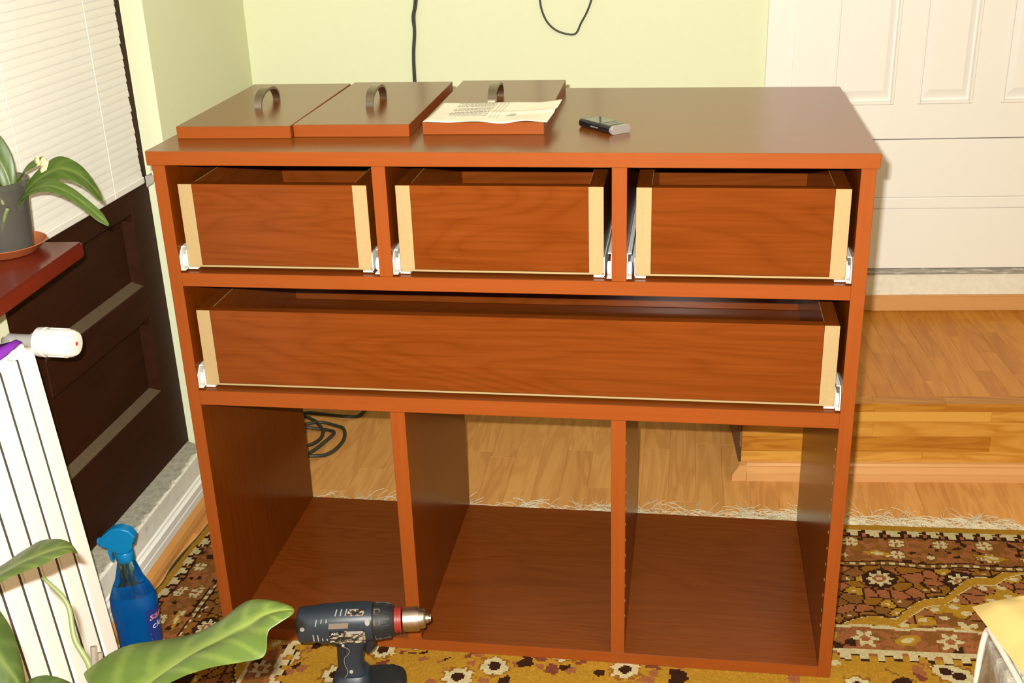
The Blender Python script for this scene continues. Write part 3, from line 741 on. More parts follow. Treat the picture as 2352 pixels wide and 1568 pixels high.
b = bmesh.new(); prism(b, [A0 + Vector((0, 0, FZ)), A0 + RU * WU + Vector((0, 0, FZ)), A0 + RU * WU + RV * NV * KN + Vector((0, 0, FZ)), A0 + RV * NV * KN + Vector((0, 0, FZ))], (0, 0, -FZ - .0014)); obj('backing', b, 'fringe', rug)
# fringe along the back edge
cu = bpy.data.curves.new('fringe', 'CURVE'); cu.dimensions = '3D'; cu.bevel_depth = .0008; cu.bevel_resolution = 0; cu.resolution_u = 2
rf = random.Random(12)
clump = 0; x = 0
while x < WU:
    if rf.random() < .22: x += rf.uniform(.010, .034)
    tw = rf.uniform(-.9, .9); nst = rf.randint(14, 24); ln = rf.uniform(.040, .062) if rf.random() < .55 else rf.uniform(.075, .108)
    for k in range(nst):
        x0 = x + rf.uniform(0, .018); sp = cu.splines.new('POLY'); npt = 6; sp.points.add(npt - 1)
        ang = tw + rf.uniform(-.6, .6); l_ = ln * rf.uniform(.55, 1.15); cv = rf.uniform(-4.2, 4.2); px_, py_, pz_ = x0, -.002, -.003
        for q in range(npt):
            pz = FZ + .0012 + .004 * math.sin(q / (npt - 1) * math.pi) * rf.random() + (.005 if q == 0 else .002 * rf.random())
            P = A0 + RU * px_ - RV * py_
            sp.points[q].co = (P.x - .95, P.y + .15, pz - FZ, 1)
            px_ += math.sin(ang) * l_ / (npt - 1); py_ += math.cos(ang) * l_ / (npt - 1); ang += cv / (npt - 1)
    x += .0165
cu.materials.append(M['fringe'])
fo_ = bpy.data.objects.new('fringe', cu); COL.objects.link(fo_); fo_.parent = rug; fo_['kind'] = 'stuff'; fo_['label'] = 'tangled cream fringe'; MW[fo_] = MW[rug]

# ================================================================== LEFT SIDE
# venetian blind in front of the door glass and the window
bl = thing('venetian_blind', 'white slatted blind hanging before the balcony door glass', 'blind', (-.287, .06, .755))
SL = bpy.data.meshes.new('slat'); bm = bmesh.new(); n = 5; Y0, Y1 = -.95, .531; rows = []
for k in range(n + 1):
    q = k / n - .5; x = .0007 * (1 - (2 * q) ** 2) + q * -.0026; z = q * .0176
    rows.append([bm.verts.new((x, y - .06, z)) for y in (Y0, Y1)])
for a, b in zip(rows, rows[1:]): bm.faces.new((a[0], a[1], b[1], b[0]))
bm.to_mesh(SL); bm.free(); SL.materials.append(M['blind'])
for p in SL.polygons: p.use_smooth = True
rs = random.Random(8)
for i in range(80):
    o = bpy.data.objects.new('slat', SL); COL.objects.link(o); o.parent = bl; o.location = (rs.uniform(-.0004, .0004), rs.uniform(-.002, .002), .026 + i * .01545); MW[o] = MW[bl]
obj('bottom_rail', B((-.292, Y0, .757), (-.281, Y1 + .001, .772), .002), 'blind', bl)
obj('head_rail', B((-.300, Y0, 2.02), (-.272, Y1 + .001, 2.06), .002), 'blind', bl)
for y in (.397, .090, -.22, -.53):
    b = bmesh.new(); tube(b, [(-.2805, y, .760), (-.2800, y, 1.4), (-.2805, y, 2.03)], .0009, 6); obj('lift_cord', b, 'cord_white', bl)
# clip that holds the bottom rail to the reveal
b = bmesh.new(); c = Vector((-.276, .534, .762))
prism(b, [c + Vector((0, -.008, -.012)), c + Vector((.020, .012, .002)), c + Vector((.020, .012, .010)), c + Vector((0, -.008, .012))], (0, .0015, 0))
prism(b, [c + Vector((0, -.008, -.012)), c + Vector((.0015, -.008, -.012)), c + Vector((.0015, -.008, .012)), c + Vector((0, -.008, .012))], (0, .03, 0))
lathe(b, [(.003, 0), (.003, .0015)], 10, Matrix.Translation(c + Vector((.011, .002, .002))) @ Matrix.Rotation(R(90), 4, 'X'))
obj('hold_down_clip', b, 'metal', bl, label='small clear hold-down clip')

# red-brown window sill
ZS = .812
q0 = at(190, 554, 'z', ZS); q1 = at(0, 687, 'z', ZS); dirf = (q1 - q0); q2 = q0 + dirf * 4.2
b = bmesh.new(); prism(b, [(q0.x, q0.y, ZS - .026), (q2.x, q2.y, ZS - .026), (-.275, q2.y, ZS - .026), (-.275, q0.y - .010, ZS - .026)], (0, 0, .026))
bmesh.ops.bevel(b, geom=b.edges[:], offset=.003, segments=2, affect='EDGES')
obj('trim_2', b, 'sill', kind='structure')

# radiator: slim columns leaning slightly, under the sill
rad = thing('radiator', 'white column radiator under the red-brown window sill', 'radiator', (-.16, -.45, FZ))
ZT, ZBt = .7085, .085
def lean(v): t = (ZT - v.z) / .6; return Vector((v.x + .020 * t, v.y + .0343 * t, v.z))
pitch = .0465
secm = None
for i in range(11):
    y1 = -.2215 - i * pitch; y0 = y1 - .0425; b = bmesh.new()
    box(b, (-.205, y0 - .0005, ZBt), (-.1195, y1, ZT))
    es = [e for e in b.edges if abs(e.verts[0].co.z - e.verts[1].co.z) > .1 and e.verts[0].co.x > -.15]
    bmesh.ops.bevel(b, geom=es, offset=.0045, segments=3, affect='EDGES')
    es = [e for e in b.edges if e.verts[0].co.z > ZT - .001 and e.verts[1].co.z > ZT - .001 and len(e.link_faces) == 2]
    bmesh.ops.bevel(b, geom=es, offset=.010, segments=3, affect='EDGES')
    for v in b.verts: v.co = lean(v.co)
    obj('column', b, 'rad', rad, smooth=45)
b = bmesh.new()
for i in range(10):
    y1 = -.2215 - i * pitch - .0425; box(b, (-.20, y1 - .0042, ZBt + .02), (-.1222, y1 + .0003, ZT - .012))
for v in b.verts: v.co = lean(v.co)
obj('joint_web', b, 'grime', rad, label='dark dusty joints between the columns')
b = bmesh.new()
for z in (ZT - .05, ZBt + .05):
    tube(b, [lean(Vector((-.165, -.24, z))), lean(Vector((-.165, -.72, z)))], .018, 12)
obj('header_pipe', b, 'rad', rad, smooth=True)
b = bmesh.new(); tube(b, spline([lean(Vector((-.165, -.66, .13))), lean(Vector((-.185, -.67, .135))), lean(Vector((-.215, -.68, .14))), (-.289, -.66, .16)], 4), .011, 10); obj('supply_pipe', b, 'rad', rad, smooth=True)
# thermostat valve
v0 = at(60, 783, 'z', .690); v1 = at(176, 789, 'z', .690); ax = (v1 - v0).normalized(); up = Vector((0, 0, 1)); sd = ax.cross(up).normalized()
MV4 = Matrix.Translation(v0) @ Matrix((sd, up.cross(sd) * 0 + up, ax)).transposed().to_4x4()
LV = (v1 - v0).length
b = bmesh.new(); lathe(b, [(.011, -.030), (.011, .012), (.014, .012), (.014, .022), (.012, .024)], 16, MV4); va = obj('valve', b, 'metal', rad, smooth=40, label='metal valve body')
b = bmesh.new(); seg = 32
prof = [(.0185, .022), (.0235, .024), (.0240, .036), (.0225, .038), (.0225, LV * .82), (.0215, LV * .93), (.0185, LV - .001), (.012, LV)]
lathe(b, prof, seg, MV4); obj('thermostat_head', b, 'plastic_white', va, smooth=35, label='white ribbed thermostat head')
b = bmesh.new()
for k in range(14):
    a = 2 * math.pi * k / 14; c = sd * math.cos(a) + up * math.sin(a); tdir = ax.cross(c)
    obox(b, v0 + ax * LV * .66 + c * .0226, ax * LV * .16, c * .0010, tdir * .0012)
obj('grip_rib', b, 'plastic_white', va)
b = bmesh.new(); lathe(b, [(.0034, LV + .0001), (.0034, LV + .0004)], 10, MV4); obj('dial_mark', b, 'text_red', va)
b = bmesh.new(); tube(b, [v0 - ax * .010, v0 - ax * .03 + Vector((0, -.004, 0)), Vector((-.170, -.232, .668))], .0105, 12); obj('valve_pipe', b, 'metal', va, smooth=True)

# purple cloth on top of the radiator
b = bmesh.new(); n = 10; gr = []
pc = thing('purple_cloth', 'small purple cloth lying on the radiator top', 'cloth', (-.15, -.29, ZT))
for j in range(n + 1):
    row = []
    for i in range(n + 1):
        u, v = i / n, j / n; x = -.205 + .085 * u; y = -.258 - .13 * v - .012 * math.sin(u * 5)
        z = ZT + .010 + .008 * (1 + math.sin(u * 7 + v * 5)) * .5 + .012 * max(0, u - .5) * math.sin(v * 9)
        if u > .92: z -= .006 * (u - .92) / .08
        x += .010 * math.sin(v * 8) * (u > .6)
        row.append(b.verts.new((x, y, z)))
    gr.append(row)
for j in range(n):
    for i in range(n): b.faces.new((gr[j][i], gr[j][i + 1], gr[j + 1][i + 1], gr[j + 1][i]))
o = obj('cloth', b, 'purple', pc, smooth='all'); md = o.modifiers.new('thickness', 'SOLIDIFY'); md.thickness = .002

# leaves: a blade from stations of (edge, mid, edge)
def blade(name, parent, st, mat, thick=.0009, sub_=6, bulge=0.0, label=None):
    """st: list of (a, mid, b) points; smooth surface with a vein attribute along mid"""
    A = spline([s[0] for s in st], sub_); Mi = spline([s[1] for s in st], sub_); Bq = spline([s[2] for s in st], sub_)
    bm = bmesh.new(); rows = []; cross = 16
    for a, m_, c in zip(A, Mi, Bq):
        nrm = (a - m_).cross(c - m_); row = []
        t_ = (c - a)
        for k in range(cross + 1):
            q = k / cross
            p = a.lerp(m_, q * 2) if q <= .5 else m_.lerp(c, q * 2 - 1)
            row.append(p)
        rows.append(row)
    # bulge each half upwards a little
    vr = []
    for i, row in enumerate(rows):
        d = (rows[min(i + 1, len(rows) - 1)][8] - rows[max(i - 1, 0)][8]).normalized()
        side = (row[-1] - row[0]); nn = d.cross(side); nn = nn.normalized() if nn.length > 1e-9 else Vector((0, 0, 1))
        if nn.z < 0: nn = -nn
        wv = side.length; r_ = []
        for k, p in enumerate(row):
            q = k / cross; b_ = math.sin(math.pi * (q * 2 % 1 if q not in (.5, 1) else 0)) * bulge * wv
            rip = .010 * wv * math.sin(i * .8 + k * .65)
            r_.append(bm.verts.new(p + nn * (b_ + rip * .3)))
        vr.append(r_)
    for p, q in zip(vr, vr[1:]):
        for k in range(cross): bm.faces.new((p[k], p[k + 1], q[k + 1], q[k]))
    o = obj(name, bm, mat, parent, smooth='all', label=label)
    me = o.data; a_ = me.attributes.new('vein', 'FLOAT', 'POINT'); vals = []
    for i in range(len(vr)):
        for k in range(cross + 1):
            vals.append(1.0 if k == 8 else (.35 if k in (7, 9) else (.28 if (i - abs(k - 8)) % 7 in (0, 1) else .0)))
    a_.data.foreach_set('value', vals)
    md = o.modifiers.new('thickness', 'SOLIDIFY'); md.thickness = thick; md.offset = 0
    md = o.modifiers.new('smooth', 'SUBSURF'); md.levels = 1; md.render_levels = 1
    return o
def cane(name, parent, pts, r, mat, n=6, label=None):
    b = bmesh.new(); P = spline(pts, n); rr = r if not hasattr(r, '__len__') else [r[0] + (r[1] - r[0]) * i / (len(P) - 1) for i in range(len(P))]
    tube(b, P, rr, 8); return obj(name, b, mat, parent, smooth='all', label=label)

# orchid in a smoky plastic cup on a terracotta saucer
SX, SY = -.212, -.100
sa = thing('plant_saucer', 'round terracotta plastic saucer under the orchid pot', 'saucer', (SX, SY, ZS))
b = bmesh.new(); lathe(b, [(.044, .0003), (.049, .002), (.0625, .016), (.064, .0165), (.0625, .0172), (.048, .005), (.001, .0045)], 36, Matrix.Translation((SX, SY, ZS)), caps=True)
obj('dish', b, 'terracotta', sa, smooth=50)
orc = thing('potted_orchid', 'orchid with arching strap leaves in a smoky clear plastic cup', 'potted plant', (SX, SY, ZS + .006))
b = bmesh.new(); lathe(b, [(.0405, .0065), (.043, .008), (.0505, .108), (.054, .109), (.0545, .118), (.0528, .1185), (.0490, .106), (.0415, .010), (.001, .0095)], 36, Matrix.Translation((SX, SY, ZS)))
obj('cup', b, 'cup', orc, smooth=50, label='smoky translucent plastic cup')
b = bmesh.new(); lathe(b, [(.0405, .0105), (.0470, .095), (.040, .101), (.02, .104), (.001, .105)], 28, Matrix.Translation((SX, SY, ZS)))
for v in b.verts: v.co += Vector((random.uniform(-1, 1), random.uniform(-1, 1), random.uniform(-1, 1))) * .0008
obj('bark', b, 'soil', orc, smooth='all')
OB = Vector((SX + .012, SY - .004, ZS + .118))
def od(u, v, k=0): return at(u, v, 'y', OB.y + k)
# (near edge, mid, far edge) stations, each a leaf of its own
def strap(pts, wds, side, fold=.25, mat='orchid', nm='leaf', label=None, th=.0016):
    st = []
    for p, wv in zip(pts, wds):
        p = Vector(p); s_ = Vector(side).normalized() * wv; st.append((p + s_ + Vector((0, 0, wv * fold)), p, p - s_ + Vector((0, 0, wv * fold))))
    return blade(nm, orc, st, mat, thick=th, bulge=.03, label=label)
strap([od(40, 478), od(62, 440, .01), od(100, 405, .02), od(140, 388, .028), od(185, 405, .034), od(220, 440, .036), od(236, 462, .034)], [.007, .012, .018, .022, .021, .015, .002], (-.35, .75, .75), .10)
strap([od(38, 470, -.01), od(70, 440, -.015), od(115, 428, -.02), od(160, 445, -.02), od(195, 470, -.02), od(230, 500, -.022), od(250, 518, -.022)], [.008, .011, .012, .010, .009, .008, .002], (.20, .8, .55), .12)
strap([od(30, 468, .0), od(38, 430, .008), od(58, 395, .012), od(92, 372, .014)], [.009, .013, .0125, .0085], (.5, .6, .75), .3)
strap([od(28, 470, -.002), od(22, 420, .0), od(0, 370, .004), od(-40, 325, .006), od(-90, 300, .008)], [.009, .014, .020, .022, .012], (.65, .5, .5), .25)
strap([od(15, 478, -.006), od(2, 455, -.012), od(-30, 440, -.016), od(-80, 450, -.02)], [.008, .012, .014, .005], (.4, .6, .6), .25)
cane('stem', orc, [OB - Vector((0, 0, .022)), od(36, 482), od(36, 460)], (.011, .012), 'stem')
for q in (((8, 470), (0, 455), (-8, 480), (-4, 520)), ((18, 478), (10, 500), (5, 530), (0, 545))):
    cane('aerial_root', orc, [od(*p, -.030) for p in q], .0032, 'stem')
b = bmesh.new(); c = od(90, 385, .008)
for k in range(4):
    a = -.5 + k * .9; d_ = Vector((math.cos(a) * .8, math.sin(a) * .5, math.sin(a) * .6 + .2)); s_ = Vector((-math.sin(a), .3, math.cos(a))).normalized()
    ring = [b.verts.new(c + d_ * .004 - s_ * .004), b.verts.new(c + d_ * .014 - s_ * .009 + Vector((0, 0, .002))), b.verts.new(c + d_ * .021), b.verts.new(c + d_ * .014 + s_ * .009 - Vector((0, 0, .002))), b.verts.new(c + d_ * .004 + s_ * .004)]
    b.faces.new(ring)
o = obj('wilted_flower', b, 'petal', orc, smooth='all', label='wilted cream flower'); md = o.modifiers.new('thickness', 'SOLIDIFY'); md.thickness = .0012

# calla-like potted plant close to the camera: its leaves reach into the lower left
pp = thing('leafy_potted_plant', 'broad-leaved green plant reaching in front of the radiator', 'potted plant', (.17, -.93, FZ))
D_ = dep
st = [(D_(190, 1545, 1.24), D_(260, 1640, 1.20), D_(330, 1640, 1.17)), (D_(275, 1487, 1.25), D_(330, 1592, 1.20), D_(352, 1592, 1.17)), (D_(354, 1471, 1.26), D_(395, 1540, 1.20), D_(415, 1557, 1.165)),
      (D_(443, 1457, 1.26), D_(452, 1500, 1.20), D_(470, 1537, 1.16)), (D_(505, 1428, 1.25), D_(520, 1462, 1.195), D_(560, 1520, 1.155)), (D_(548, 1391, 1.235), D_(572, 1434, 1.19), D_(607, 1508, 1.155)),
      (D_(585, 1376, 1.215), D_(612, 1412, 1.185), D_(617, 1450, 1.16)), (D_(635, 1381, 1.20), D_(645, 1403, 1.18), D_(640, 1432, 1.165)), (D_(668, 1393, 1.19), D_(671, 1402, 1.178), D_(668, 1414, 1.17)), (D_(675, 1402, 1.18), D_(676, 1404, 1.178), D_(675, 1406, 1.176))]
blade('leaf', pp, st, 'leaf', bulge=.075, label='large bright leaf whose tip reaches the chest')
st = [(D_(-60, 1320, 1.27), D_(-60, 1345, 1.24), D_(-60, 1375, 1.22)), (D_(0, 1300, 1.28), D_(0, 1318, 1.24), D_(0, 1338, 1.22)), (D_(55, 1263, 1.285), D_(55, 1290, 1.24), D_(60, 1311, 1.22)), (D_(95, 1241, 1.28), D_(100, 1272, 1.24), D_(102, 1296, 1.22)),
      (D_(135, 1238, 1.27), D_(138, 1260, 1.24), D_(140, 1276, 1.225)), (D_(160, 1246, 1.26), D_(162, 1258, 1.245), D_(162, 1268, 1.235)), (D_(178, 1268, 1.25), D_(178, 1270, 1.249), D_(178, 1272, 1.248))]
blade('leaf', pp, st, 'leaf', bulge=.03, label='upper leaf in front of the radiator columns')
st = [(D_(-60, 1330, 1.22), D_(-70, 1400, 1.2), D_(-90, 1480, 1.18)), (D_(0, 1402, 1.23), D_(-30, 1460, 1.2), D_(-60, 1540, 1.18)), (D_(30, 1452, 1.23), D_(0, 1510, 1.2), D_(-40, 1580, 1.18)), (D_(48, 1510, 1.22), D_(30, 1550, 1.2), D_(0, 1610, 1.18)), (D_(62, 1580, 1.21), D_(60, 1600, 1.2), D_(50, 1620, 1.19))]
blade('leaf', pp, st, 'leaf_dark', bulge=.02, label='dark leaf at the lower left corner')
st = [(D_(40, 1590, 1.2), D_(40, 1620, 1.18), D_(40, 1650, 1.16)), (D_(75, 1556, 1.2), D_(90, 1600, 1.18), D_(100, 1640, 1.16)), (D_(118, 1551, 1.2), D_(130, 1590, 1.18), D_(140, 1640, 1.16)), (D_(170, 1572, 1.2), D_(180, 1600, 1.18), D_(185, 1640, 1.16)), (D_(220, 1620, 1.19), D_(222, 1624, 1.18), D_(222, 1630, 1.17))]
blade('leaf', pp, st, 'leaf_dark', bulge=.02)
root = Vector((.19, -.93, .20))
cane('stalk', pp, [root, D_(222, 1640, 1.25), D_(206, 1530, 1.27), D_(172, 1468, 1.275), D_(154, 1385, 1.28), D_(98, 1325, 1.285)], (.0048, .0023), 'stem')
cane('stalk', pp, [root, D_(215, 1760, 1.22), D_(250, 1650, 1.20)], (.007, .0045), 'stem')
cane('stalk', pp, [root, D_(60, 1800, 1.22), D_(-40, 1560, 1.24), D_(-90, 1360, 1.245)], (.006, .003), 'stem')
cane('stalk', pp, [root, D_(100, 1800, 1.20), D_(60, 1620, 1.2)], (.006, .003), 'stem')
b = bmesh.new(); tube(b, [D_(222, 1650, 1.26), D_(215, 1484, 1.26)], .0038, 8); obj('support_stick', b, 'stick', pp, label='short grey support stick')
b = bmesh.new(); tube(b, [D_(236, 1650, 1.25), D_(230, 1498, 1.25)], .0030, 8); obj('support_stick', b, 'stick', pp)
b = bmesh.new(); lathe(b, [(.075, FZ), (.078, .0), (.105, .20), (.112, .20), (.112, .225), (.102, .225), (.096, .20), (.09, .19), (.001, .19)], 32, Matrix.Translation((.17, -.93, 0))); obj('pot', b, 'terracotta', pp, smooth=45)
b = bmesh.new(); lathe(b, [(.088, .191), (.05, .200), (.001, .203)], 24, Matrix.Translation((.17, -.93, 0))); obj('soil', b, 'soil', pp, smooth='all')

# blue window-cleaner spray bottle
bx, by = -.140, -.048
bt = thing('spray_bottle', 'blue spray bottle with trigger standing between radiator and chest', 'bottle', (bx, by, .0004), R(18))
Lm = lambda: Matrix.Identity(4)
bprof = [(.020, .0), (.0335, .0005), (.0355, .004), (.0360, .05), (.0385, .095), (.0375, .120), (.0300, .142), (.0225, .160), (.0165, .185), (.0130, .200), (.0128, .206)]
b = bmesh.new(); lathe(b, bprof, 36, sx=1.12, sy=.80, ex=2.25); obj('bottle_body', b, 'bottle', bt, smooth=60, local=True, label='clear blue plastic bottle')
LQ = .127
def br(z):
    for (r0, z0), (r1, z1) in zip(bprof, bprof[1:]):
        if z0 <= z <= z1: return r0 + (r1 - r0) * (z - z0) / max(1e-6, z1 - z0)
lp = [(br(z) - .0012, z) for z in (.003, .02, .05, .08, .095, .11, .120, LQ)]
b = bmesh.new(); lathe(b, lp, 36, sx=1.12, sy=.80, ex=2.25); obj('liquid', b, 'liquid', bt, smooth=60, local=True, label='dark blue cleaning liquid')
b = bmesh.new(); tube(b, [(0, 0, .01), (.004, 0, .10), (0, 0, .20)], .0028, 8); obj('dip_tube', b, 'bottle', bt, smooth=True, local=True)
b = bmesh.new(); lathe(b, [(.0155, .1985), (.0165, .200), (.0165, .216), (.0150, .218)], 24); hd = obj('collar', b, 'trigger', bt, smooth=40, local=True)
# trigger head: nozzle to the left of the picture
tv = (CM @ Vector((-1, 0, 0))); tv.z = 0; tv.normalize(); tl = Matrix.Rotation(-R(18), 3, 'Z') @ tv; ts = Vector((-tl.y, tl.x, 0))
prof2 = [(-.0130, .2150), (-.0150, .2290), (-.0255, .2480), (-.0270, .2520), (-.0190, .2650), (-.0020, .2710), (.0130, .2680), (.0330, .2530), (.0400, .2440), (.0400, .2330), (.0330, .2290), (.0180, .2310), (.0130, .2290), (.0130, .2150)]
b = bmesh.new(); prism(b, [tl * a + Vector((0, 0, z)) - ts * .0115 for a, z in prof2], ts * .023)
bmesh.ops.bevel(b, geom=[e for e in b.edges if e.calc_length() > .004 and abs((e.verts[0].co - e.verts[1].co).dot(ts)) < .001], offset=.004, segments=3, affect='EDGES')
obj('trigger_head', b, 'trigger', bt, smooth=50, local=True, label='translucent blue spray head')
b = bmesh.new(); prism(b, [tl * a + Vector((0, 0, z)) - ts * .006 for a, z in ((.0150, .2310), (.0275, .2300), (.0285, .2180), (.0250, .1980), (.0210, .1985), (.0225, .2120), (.0180, .2200))], ts * .012)
obj('trigger_lever', b, 'trigger', bt, smooth=40, local=True)
b = bmesh.new(); lathe(b, [(.0070, 0), (.0070, .006), (.005, .007)], 16, Matrix.Translation(tl * .0385 + Vector((0, 0, .2390))) @ tl.to_track_quat('Z', 'Y').to_matrix().to_4x4()); obj('nozzle', b, 'trigger', bt, smooth=40, local=True)
DG_ = None
def text_mesh(s, size, shear=0.):
    c = bpy.data.curves.new('lettering', 'FONT'); c.body = s; c.size = size; c.shear = shear; c.resolution_u = 2; c.align_x = 'CENTER'
    o = bpy.data.objects.new('lettering', c); COL.objects.link(o); bpy.context.view_layer.update()
    me = bpy.data.meshes.new_from_object(o.evaluated_get(bpy.context.evaluated_depsgraph_get()))
    bpy.data.objects.remove(o); bm = bmesh.new(); bm.from_mesh(me); bpy.data.meshes.remove(me); return bm
def wrap(bm, a0, z0, lift):
    for v in bm.verts:
        z = z0 + v.co.y; r_ = (br(max(.004, min(.19, z))) + lift); th_ = a0 + v.co.x / .034
        c, s = math.cos(th_), math.sin(th_); q = (abs(c) ** 2.25 + abs(s) ** 2.25) ** (-1 / 2.25)
        v.co = Vector((c * r_ * 1.12 * q, s * r_ * .80 * q, z))
    return bm
A_ = R(-16)
# printed label on the bottle's right-hand side
b = bmesh.new(); g_ = [[b.verts.new((-.026 + .052 * i / 10, -.046 + .082 * j / 8, 0)) for i in range(11)] for j in range(9)]
for j in range(8):
    for i in range(10): b.faces.new((g_[j][i], g_[j][i + 1], g_[j + 1][i + 1], g_[j + 1][i]))
wrap(b, A_, .062, .0003); M['blue_label'] = plain('blue_label', (.010, .030, .17), .35)
lb = obj('bottle_label', b, 'blue_label', bt, smooth='all', local=True, label='blue printed label with red and white lettering')
for s_, z_, m_, sz, lf in (('sano', .074, 'text_white', .0235, .0006), ('sano', .0745, 'text_red', .0225, .0009), ('clear', .054, 'text_white', .0190, .0006)):
    obj('lettering', wrap(text_mesh(s_, sz, .2), A_, z_, lf), m_, lb, local=True)
b = bmesh.new()
for k in range(2): box(b, (-.022, -.002 - .012 * k, 0), (.020, .0015 - .012 * k, .00001))
obj('label_stripe', wrap(b, A_, .044, .0006), 'text_white', lb, local=True)

# thin black cable lying along the skirting
b = bmesh.new(); tube(b, spline([at(300, 1425, 'z', -.003), at(350, 1365, 'z', -.003), at(375, 1338, 'z', -.003), at(395, 1303, 'z', -.003), at(420, 1272, 'z', -.003), at(450, 1240, 'z', -.003), at(474, 1211, 'z', -.003), (-.188, .45, -.004), (-.21, .60, -.004)], 6), .0030, 8)
tag(obj('floor_cable', b, 'cable', None, smooth='all', loc=(-.195, .25, -.005)), 'thin black cable lying along the left skirting beside the rug', 'cable')
# coiled cable behind the chest
cp = [at(u, v, 'z', -.003) for u, v in ((838, 940), (822, 956), (795, 961), (750, 952), (706, 950), (650, 965), (615, 1010), (640, 1050), (706, 1052), (752, 1043), (788, 1015), (790, 990), (770, 977), (740, 972), (706, 978), (655, 992), (640, 1020), (670, 1045), (706, 1041), (745, 1018), (768, 998), (755, 988), (720, 986), (706, 987), (665, 1000), (672, 1022), (706, 1028), (735, 1008), (742, 992), (728, 975), (706, 958), (660, 945), (560, 940))]
for i, p in enumerate(cp): p.z = FZ + .0052 + .0030 * (i % 3) * (0 if i < 2 else 1)
cp = [at(860, 915, 'z', -.003)] + cp
b = bmesh.new(); tube(b, spline(cp, 6), .0048, 8)
tag(obj('coiled_cable', b, 'cable', None, smooth='all', loc=(-.06, .85, FZ)), 'dark flat cable coiled on the laminate floor behind the chest', 'cable')
# two dark cables on the green wall
def wp(u, v, out=.006):
    d = (CM @ Vector(((u - 1176) / FPX, -(v - 784) / FPX, -1))); n_ = Vector((SN, -CS, 0)); o_ = WO + n_ * out
    return CAM + d * ((o_ - CAM).dot(n_) / d.dot(n_))
b = bmesh.new(); bot = wp(951, 184); 
pts = [W(-1.222, 2.3, .006), W(-1.224, 1.6, .006), wp(953, 0), wp(948, 40), wp(951, 70), wp(949, 120), wp(951, 184), bot + Vector((0, 0, -.3)), bot + Vector((.01, -.004, -.70)), bot + Vector((.01, -.03, -.836))]
tube(b, spline(pts, 5), .0035, 8)
pts = [W(-1.218, 2.3, .006), W(-1.220, 1.6, .006), wp(957, 0), wp(952, 35), wp(953.5, 75), wp(951.5, 125), wp(954, 184), bot + Vector((.004, 0, -.3)), bot + Vector((.014, -.004, -.70)), bot + Vector((.016, -.03, -.836))]
tube(b, spline(pts, 5), .0030, 8)
tag(obj('hanging_cable', b, 'cable', None, smooth='all', loc=tuple(bot)), 'dark twin cable hanging straight down the green wall behind the chest', 'cable')
b = bmesh.new()
pts = [W(-.93, 2.2, .005), W(-.925, 1.5, .005), wp(1240, 0), wp(1246, 28), wp(1258, 52), wp(1275, 68), wp(1297, 77), wp(1318, 79), wp(1325, 74), wp(1334, 54), wp(1347, 30), wp(1358, 0), W(-.752, 1.15, .005), W(-.74, 1.6, .005), W(-.735, 2.2, .005)]
tube(b, spline(pts, 5), .0026, 8)
tag(obj('looped_cable', b, 'cable', None, smooth='all', loc=tuple(wp(1300, 77))), 'thin dark cable hanging in a loop on the green wall', 'cable')

# ================================================================== CORDLESS DRILL
dr = thing('cordless_drill', 'navy cordless drill with steel chuck standing before the chest', 'drill', (.312, -.150, .0003), R(11))
tilt = Matrix.Translation((0, 0, .168)) @ Matrix.Rotation(R(90), 4, 'Y')      # local z of the lathe runs along +x
def dl(prof, seg=28, sx=1, sy=1, ex=2.0, off=0):
    b = bmesh.new(); lathe(b, prof, seg, tilt @ Matrix.Translation((off, 0, 0)), sx, sy, True, ex); return b
# motor housing: squarish section
obj('motor_housing', dl([(.020, -.0860), (.0275, -.0835), (.0300, -.0780), (.0305, -.055), (.0325, -.045), (.0335, -.010), (.0335, .030), (.0315, .044)], 32, 1.0, .92, 2.5), 'drill', dr, smooth=50, local=True)
b = dl([(.0290, .0440), (.0305, .0455), (.0305, .062), (.0270, .074), (.0235, .0805)], 36)
for k in range(18):
    a = 2 * math.pi * k / 18; r_ = .0298
    obox(b, (.062, math.cos(a) * r_, .168 + math.sin(a) * r_), Vector((.012, math.cos(a) * -.0012, math.sin(a) * -.0012)), Vector((0, math.cos(a), math.sin(a))) * .0012, Vector((0, -math.sin(a), math.cos(a))) * .0016)
obj('torque_collar', b, 'drill_dark', dr, smooth=40, local=True)
obj('red_ring', dl([(.0215, .0806), (.0228, .0812), (.0228, .0850), (.0214, .0856), (.0214, .0890), (.0224, .0895), (.0218, .0925)], 36), 'drill_red', dr, smooth=30, local=True, label='red ring behind the chuck')
ck = obj('chuck', dl([(.0200, .0946), (.0212, .0955), (.0214, .1190), (.0205, .1230)], 36), 'chuck', dr, smooth=40, local=True, label='worn steel chuck')
obj('chuck_nose', dl([(.0170, .1231), (.0168, .1310), (.0150, .1335), (.0090, .1340), (.0080, .1395), (.0045, .1405), (.004, .1415)], 30), 'chuck', ck, smooth=35, local=True)
b = bmesh.new()
for k in range(3):
    a = 2 * math.pi * k / 3 + .4; obox(b, (.1405, math.cos(a) * .0036, .168 + math.sin(a) * .0036), (.0025, 0, 0), Vector((0, math.cos(a), math.sin(a))) * .0020, Vector((0, -math.sin(a), math.cos(a))) * .0014)
obj('jaw', b, 'chuck', ck, local=True)
